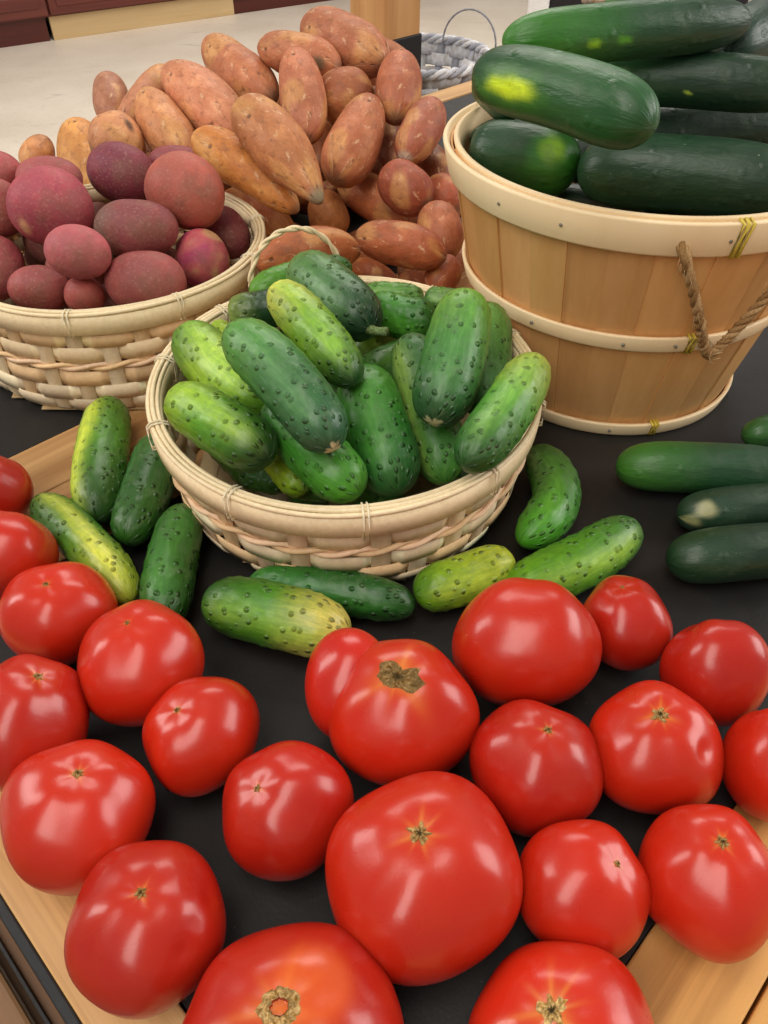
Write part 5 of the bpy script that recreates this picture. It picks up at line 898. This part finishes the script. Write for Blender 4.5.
def cuke(e, cat, group):
    P1, P2, B, R = [np.array(x) if not isinstance(x, float) else x for x in e['geo']]
    pk = e['kind'] == 'pickling_cucumber'
    kw = dict(a=4.2, b=.5, lump=.02, warts=120, ridge=0.008) if pk else dict(a=5.0, b=.5, lump=.018, ridge=0.01)
    V, U, A, LC = spindle(P1, P2, B, R, seed=e['seed'], nl=64, na=56, **kw)
    L = np.linalg.norm(P2-P1)
    c = fcol(U, [lin(x) for x in e['col']])
    c = c*(np.array([1.08, 0.76, 0.70]) if pk else np.array([1.0, 0.80, 0.85]))
    rs = np.random.RandomState(e['seed'])
    nz = sphere_noise(np.stack([U*5, np.cos(A), np.sin(A)], -1), e['seed']+3, 8, 0.6, 2.4)[..., None]
    c = c*(1 + 0.35*nz)
    # paler belly stripes running along the body
    if pk:
        for k in range(6):
            a = rs.uniform(-2.6, 2.6); s = np.exp(-(((A-a+0.25*np.sin(U*4+k)+math.pi) % (2*math.pi)-math.pi)/0.09)**2) * np.clip(np.sin(U*math.pi), 0, 1) * rs.uniform(0.1, 0.4)
            c = c*(1-s[..., None]) + (c*1.7+0.02)*s[..., None]
    if e['stripe']:
        sc_, a, st = e['stripe']
        w = np.exp(-((A-a+0.15*np.sin(U*6))/0.42)**2)*st*np.clip(np.sin(U*math.pi)*1.6, 0, 1)
        w = np.clip(w*(1+0.8*nz[..., 0]), 0, 1)
        c = c*(1-w[..., None]) + lin(sc_)*w[..., None]
    o_ = e['opt']
    t = 2*U-1
    def blob(tc, ac, lt, la, colr, amt=1.0):
        nonlocal c
        jag = 1 + 0*U; jn = sphere_noise(np.stack([U*20, A*5, A*0], -1), e['seed']+9, 9, 1, 3)
        w = np.clip(1.9*np.exp(-(((t-tc)/lt)**2 + ((A-ac)/la)**2)*jag) - 0.45 + 0.9*jn*np.exp(-(((t-tc)/lt/1.4)**2 + ((A-ac)/la/1.4)**2)), 0, 1)*amt
        c = c*(1-w[..., None]) + lin(colr)*w[..., None]
    if 'tip' in o_:
        w = np.clip((U-0.9915 + 0.004*np.cos(A*3+e['seed']) + 0.003*np.cos(A*7))/0.003, 0, 1)*.9; c = c*(1-w[..., None]) + lin(o_['tip'])*w[..., None]
    if 'patch' in o_: blob(-0.40, 0.3, 0.45, 0.7, '#4f8f1f', .5); blob(-0.34, 0.22, 0.30, 0.32, '#d8f028')
    if 'endspot' in o_: blob(0.62, -0.45, 0.22, 0.5, '#a5c820'); blob(0.6, -0.3, 0.4, .9, '#3f8a22', .5)
    if 'dots' in o_: blob(-0.38, 0.35, 0.06, 0.16, '#8fc21f'); blob(-0.16, 0.3, 0.06, 0.18, '#5aa51f', .9)
    if 'dot' in o_: blob(0.06, 0.45, 0.022, 0.11, '#b8cf4a'); blob(-0.55, -0.25, 0.12, 0.05, '#8fb07a', .8)
    if 'scabby patch' in e['label']: blob(-0.72, -0.1, 0.16, 0.5, '#a7a57a', .9); blob(-0.9, 0.5, 0.12, 0.5, '#9a9a68', .8)
    C = V.reshape(-1, 3).mean(0)
    o = mesh_obj(e['kind'], V.reshape(-1, 3), grid_faces(64, 56), MPK if pk else MCU, None, C, c.reshape(-1, 3), LC.reshape(-1, 3))
    tag(o, e['label'], cat, group)
    if 'stub' in o_:
        ax = nrm(P2-P1); m = MB(); P = [P2 - C - ax*0.002 + ax*0.0035*k + np.array([0.0006, 0, 0.0004])*k*k for k in range(4)]
        m.tube(P, np.array([0.0042, 0.0032, 0.0028, 0.0030]), 10, False, lin('#7f9a6a')); s = m.obj('stem_stub', MSCAR, o); s['label'] = 'pale dried stem stub'
    if 'stem' in o_:
        ax = nrm(P1-P2); m = MB(); P = [P1 - C - ax*0.002 + ax*0.004*k + UP*0.0012*k for k in range(5)]
        m.tube(P, np.array([0.005, 0.0035, 0.0028, 0.0034, 0.0026]), 9, False, lin('#c9b5a8')); s = m.obj('dried_stem', MSCAR, o); s['label'] = 'pale dried stem end'
    return o
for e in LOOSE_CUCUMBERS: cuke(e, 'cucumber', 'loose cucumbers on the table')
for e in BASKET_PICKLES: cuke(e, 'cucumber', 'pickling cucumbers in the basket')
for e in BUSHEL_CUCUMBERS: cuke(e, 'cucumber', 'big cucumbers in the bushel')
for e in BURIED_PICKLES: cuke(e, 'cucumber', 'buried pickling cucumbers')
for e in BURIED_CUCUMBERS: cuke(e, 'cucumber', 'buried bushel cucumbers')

for e in RED_POTATOES + BURIED_POTATOES:
    P1, P2, B, R = [np.array(x) if not isinstance(x, float) else x for x in e['geo']]
    V, U, A, LC = spindle(P1, P2, B, R, a=2.15, b=.5, lump=.075, seed=e['seed'], nl=48, na=44)
    c0 = lin(e['col'])*np.array([1.45, 1.62, 1.15]); S = np.stack([(U*2-1)*1.3, np.cos(A), np.sin(A)], -1)
    nz = sphere_noise(S, e['seed'], 8, 1, 3.5)[..., None]
    c = c0*(1 + 0.45*nz)
    if 'scabby' in e['label']:
        n2 = sphere_noise(S, e['seed']+5, 9, 3, 7)[..., None]; w = np.clip((n2-0.05)*5, 0, 0.9); c = c*(1-w) + lin('#c9a070')*w
        w = np.clip((-n2-0.12)*5, 0, 0.8); c = c*(1-w) + lin('#a83a66')*w
    if 'blemish' in e['label'] or 'nick' in e['label']:
        w = np.clip(1.5*np.exp(-(((U-.3)/.07)**2+((A-.6)/.3)**2))-.3, 0, 1)[..., None]; c = c*(1-w) + lin('#c99a72')*w
    if 'grey-brown' in e['label']:
        w = np.clip((0.42-U)*3.0*(1+nz[..., 0]), 0, 0.8)[..., None]; c = c*(1-w) + lin('#6a5446')*w
    C = V.reshape(-1, 3).mean(0)
    o = mesh_obj('red_potato', V.reshape(-1, 3), grid_faces(48, 44), MPO, None, C, c.reshape(-1, 3), LC.reshape(-1, 3))
    tag(o, e['label'], 'potato', 'buried red potatoes' if 'buried' in e['label'] else 'red potatoes in the basket')

for e in SWEET_POTATOES + BURIED_SWEET_POTATOES:
    P1, P2, B, R = [np.array(x) if not isinstance(x, float) else x for x in e['geo']]
    V, U, A, LC = spindle(P1, P2, B, R, a=2.7, b=.56, lump=.07, tp=e['tp'], neck=e['neck'], seed=e['seed'], nl=52, na=44)
    c0 = lin(e['col']); S = np.stack([(U*2-1)*1.5, np.cos(A), np.sin(A)], -1)
    nz = sphere_noise(S, e['seed'], 8, 1, 3.5)[..., None]; n2 = sphere_noise(S, e['seed']+11, 8, 2, 6)[..., None]
    c = c0*(1 + 0.30*nz)
    w = np.clip((n2-0.12)*3, 0, .5); c = c*(1-w) + lin('#d8a262')*w
    w = (np.clip((np.abs(U*2-1)-0.9)*9, 0, .7))[..., None]; c = c*(1-w) + lin('#7a5a44')*w
    if 'cut grey end' in e['label']: w = np.clip((U-0.90)*16, 0, .9)[..., None]; c = c*(1-w) + lin('#8d8268')*w
    if 'grey scab' in e['label']:
        w = np.clip(1.7*np.exp(-(((U-.84)/.08)**2+((A-.2)/.45)**2))-.4, 0, .95)[..., None]; c = c*(1-w) + lin('#6f5f48')*w
    if 'dark scar' in e['label']:
        w = np.clip(1.7*np.exp(-(((U-.75)/.07)**2+((A+.4)/.3)**2))-.4, 0, .9)[..., None]; c = c*(1-w) + lin('#4a3526')*w
    if 'pale root tip' in e['label']:
        w = np.clip((U-0.95)*30, 0, .9)[..., None]; c = c*(1-w) + lin('#cdb9a5')*w
    C = V.reshape(-1, 3).mean(0)
    o = mesh_obj('sweet_potato', V.reshape(-1, 3), grid_faces(52, 44), MSW, None, C, c.reshape(-1, 3), LC.reshape(-1, 3))
    tag(o, e['label'], 'sweet potato', 'buried sweet potatoes' if 'buried' in e['label'] else 'sweet potatoes in the heap')

def star_patch(TH, V, D, PH, axis, size, R, ring, seed, colr, center):
    """a corky scar that follows the tomato skin"""
    pass

for e in TOMATOES:
    kw = dict(e['kw']); c0 = np.array(e['c']); ax = np.array(e['axis'])
    nl, na = 72, 80
    V, TH, PH, D = tomato_surface(c0, e['ext'], ax, nl=nl, na=na, **kw)
    rs = np.random.RandomState(kw['seed']+3)
    hue = rs.uniform(-1, 1)
    red = lin('#bf2410') if hue > -0.2 else lin('#ac1c10')
    nz = sphere_noise(D, kw['seed']+1, 8, 1, 4)[..., None]
    c = red*(1 + 0.22*nz)
    sh = np.exp(-(TH/0.5)**2)[..., None]*0.45
    c = c*(1-sh) + lin('#c23012')*sh
    if e['scar']:
        R = (e['ext'][0]+e['ext'][1])/2; t0 = e['scar']/2/R
        k = rs.randint(6, 9); jag = 0.5 + 0.5*np.cos(PH*k + rs.uniform(0, 6) + 1.3*np.sin(PH*2+1))
        ext = t0*(0.95 + 0.95*jag**4*rs.uniform(.5, 1.1))*(1 + 0.25*np.cos(PH*3 + 1))
        w = np.clip(1.2*np.exp(-(TH/ext)**2), 0, 1)[..., None]*0.7
        c = c*(1-w) + lin('#e08a3a')*w
    if e['opt'].get('ring'):
        w = np.clip(0.9*np.exp(-(((D @ nrm(ax + 0.35*RIGHT + 0.45*UP)) - 1)/0.06)**2), 0, .6)[..., None]; c = c*(1-w) + lin('#e0601c')*w
    C = V.reshape(-1, 3).mean(0)
    o = mesh_obj('tomato', V.reshape(-1, 3), grid_faces(nl, na), MT, None, C, c.reshape(-1, 3))
    tag(o, e['label'], 'tomato', 'loose red tomatoes')
    if e['scar']:
        # scar patch: the skin near the stem end, raised a little, with a ragged edge
        n_r, n_a = 7, 40
        ph = np.linspace(0, 2*math.pi, n_a+1)[:-1]
        rag = 1 + 0.28*np.cos(ph*5 + rs.uniform(0, 6)) + 0.16*np.cos(ph*9 + rs.uniform(0, 6)) + 0.12*rs.normal(size=n_a)
        if e['opt'].get('cork'):
            rr_ = np.convolve(np.tile(rs.normal(size=n_a), 3), np.ones(3)/3, 'same')[n_a:2*n_a]
            pa = [math.atan2((D[8, int(q/(2*math.pi)*na) % na] - ax*1) @ UP, (D[8, int(q/(2*math.pi)*na) % na]) @ RIGHT) for q in ph]
            rag = (0.55 + 0.65*np.abs(np.cos(np.array(pa) + 0.45))**1.5)*(1 + 0.22*rr_)*1.1
        if e['opt'].get('star'): rag = (0.7 + 0.45*np.abs(np.cos(ph*2.5 + 0.6*np.sin(ph*2)))**2)*(1 + 0.10*rs.normal(size=n_a))
        if e['opt'].get('ring'): rag = 1 + 0.07*np.cos(ph*7) + 0.05*rs.normal(size=n_a)
        fr = np.linspace(0.42 if e['opt'].get('ring') else 0.0, 1, n_r)
        tpos = fr[:, None]*t0*np.clip(rag, .35, 2)[None, :]
        # bilinear look-up of the tomato skin
        fi = tpos/math.pi*(nl-1); i0 = np.floor(fi).astype(int); f = (fi-i0)[..., None]
        fj = np.repeat((ph/(2*math.pi)*na)[None, :], n_r, 0); j0 = np.floor(fj).astype(int) % na; g = (fj-np.floor(fj))[..., None]; j1 = (j0+1) % na
        S = (V[i0, j0]*(1-g)+V[i0, j1]*g)*(1-f) + (V[i0+1, j0]*(1-g)+V[i0+1, j1]*g)*f
        lift = 0.0007*(1 - fr[:, None]**4)*(1 + 0.8*rs.normal(size=(n_r, n_a))*0.5) + 0.00015
        lift[-1] = -0.0003
        S = S + nrm(ax)*lift[..., None]
        cc = np.zeros((n_r, n_a, 3)); pale = lin('#b89a68') if not e['opt'].get('cork') else lin('#8d744c')
        if e['opt'].get('star'): pale = lin('#cdb27a')
        cc[:] = pale*(1 + 0.35*rs.normal(size=(n_r, n_a, 1)).clip(-1.2, 1.2))
        if not e['opt'].get('ring'): cc[:2] = lin('#6b5c3e')*(1 + 0.2*rs.normal(size=(2, n_a, 1)).clip(-1, 1))
        F = grid_faces(n_r, n_a)
        if not e['opt'].get('ring'): F.append(tuple(range(n_a)))
        s = mesh_obj('stem_scar', S.reshape(-1, 3) - C, F, MSCAR, o, None, cc.reshape(-1, 3), smooth=False)
        s['label'] = 'tan corky stem scar'
        if e['opt'].get('ring'):
            q = tpos[0]*1.02; fi = q/math.pi*(nl-1); i0 = np.floor(fi).astype(int)
            rim = S[0]; cen = rim.mean(0) - nrm(ax)*0.006; VV = [rim - nrm(ax)*0.0001]
            for kk in (0.75, 0.45, 0.15): VV.append(cen + (rim-rim.mean(0))*kk - nrm(ax)*0.002*(1-kk))
            VV = np.array(VV)
            h = mesh_obj('stem_cavity', VV.reshape(-1, 3) - C + nrm(ax)*0.0006, grid_faces(4, n_a) + [tuple(3*n_a + j for j in range(n_a))], MT, o, None, np.tile(lin('#8d1208'), (VV.size//3, 1)))
            h['label'] = 'deep red hollow inside the stem scar'
    if e['lobe']:
        lc_, le = e['lobe']
        lv, t2, p2, d2 = tomato_surface(np.array(lc_), tuple(le), nrm(0.5*UP + 0.5*BACK - 0.4*RIGHT), seed=77, lobes=3, lob=.02, lump=.02, dimple=.02, flat=.95, nl=56, na=64)
        c2 = lin('#c32116')*(1 + 0.2*sphere_noise(d2, 5, 8, 1, 4)[..., None]) + 0*d2
        lo = mesh_obj('side_lobe', lv.reshape(-1, 3) - C, grid_faces(56, 64), MT, o, None, c2.reshape(-1, 3))

# ------------------------------------------------------------------ light, sky, camera
def area(name, loc, target, sx, sy, power, col=(1, 1, 1)):
    l = bpy.data.lights.new(name, 'AREA'); l.shape = 'RECTANGLE'; l.size = sx; l.size_y = sy; l.energy = power; l.color = col
    o = bpy.data.objects.new(name, l); o.location = loc
    d = Vector(target) - Vector(loc); o.rotation_euler = d.to_track_quat('-Z', 'Y').to_euler(); COL.objects.link(o); return o
area('window_light', (2.4, 0.75, 1.25), (0, 0.45, 0), 1.6, 1.3, 40, (1.0, 0.97, 0.93))
area('ceiling_lamp', (-0.5, -0.7, 2.1), (0, 0.5, 0), 0.9, 2.6, 40, (1.0, 0.95, 0.87))
area('side_lamp', (-1.9, 0.7, 1.3), (0, 0.45, 0), 0.6, 1.5, 20, (1.0, 0.95, 0.9))
area('far_lamp', (0.2, 3.4, 2.4), (-0.3, 4.2, -0.7), 2.5, 2.5, 105, (1.0, 0.95, 0.88))
w = bpy.data.worlds.new('shop_air'); w.use_nodes = True; SC.world = w
w.node_tree.nodes['Background'].inputs['Color'].default_value = (1.0, 0.95, 0.89, 1); w.node_tree.nodes['Background'].inputs['Strength'].default_value = 0.26

cam = bpy.data.cameras.new('camera'); cam.sensor_fit = 'VERTICAL'; cam.sensor_height = 36.0; cam.lens = 36.0*F_PX/1024
cam.clip_start = 0.01
co = bpy.data.objects.new('camera', cam); COL.objects.link(co)
co.location = CAM; co.rotation_euler = (math.pi/2 - PITCH, 0, 0)
SC.camera = co
SC.view_settings.view_transform = 'Standard'
SC.view_settings.look = 'None'
SC.view_settings.exposure = 0.0
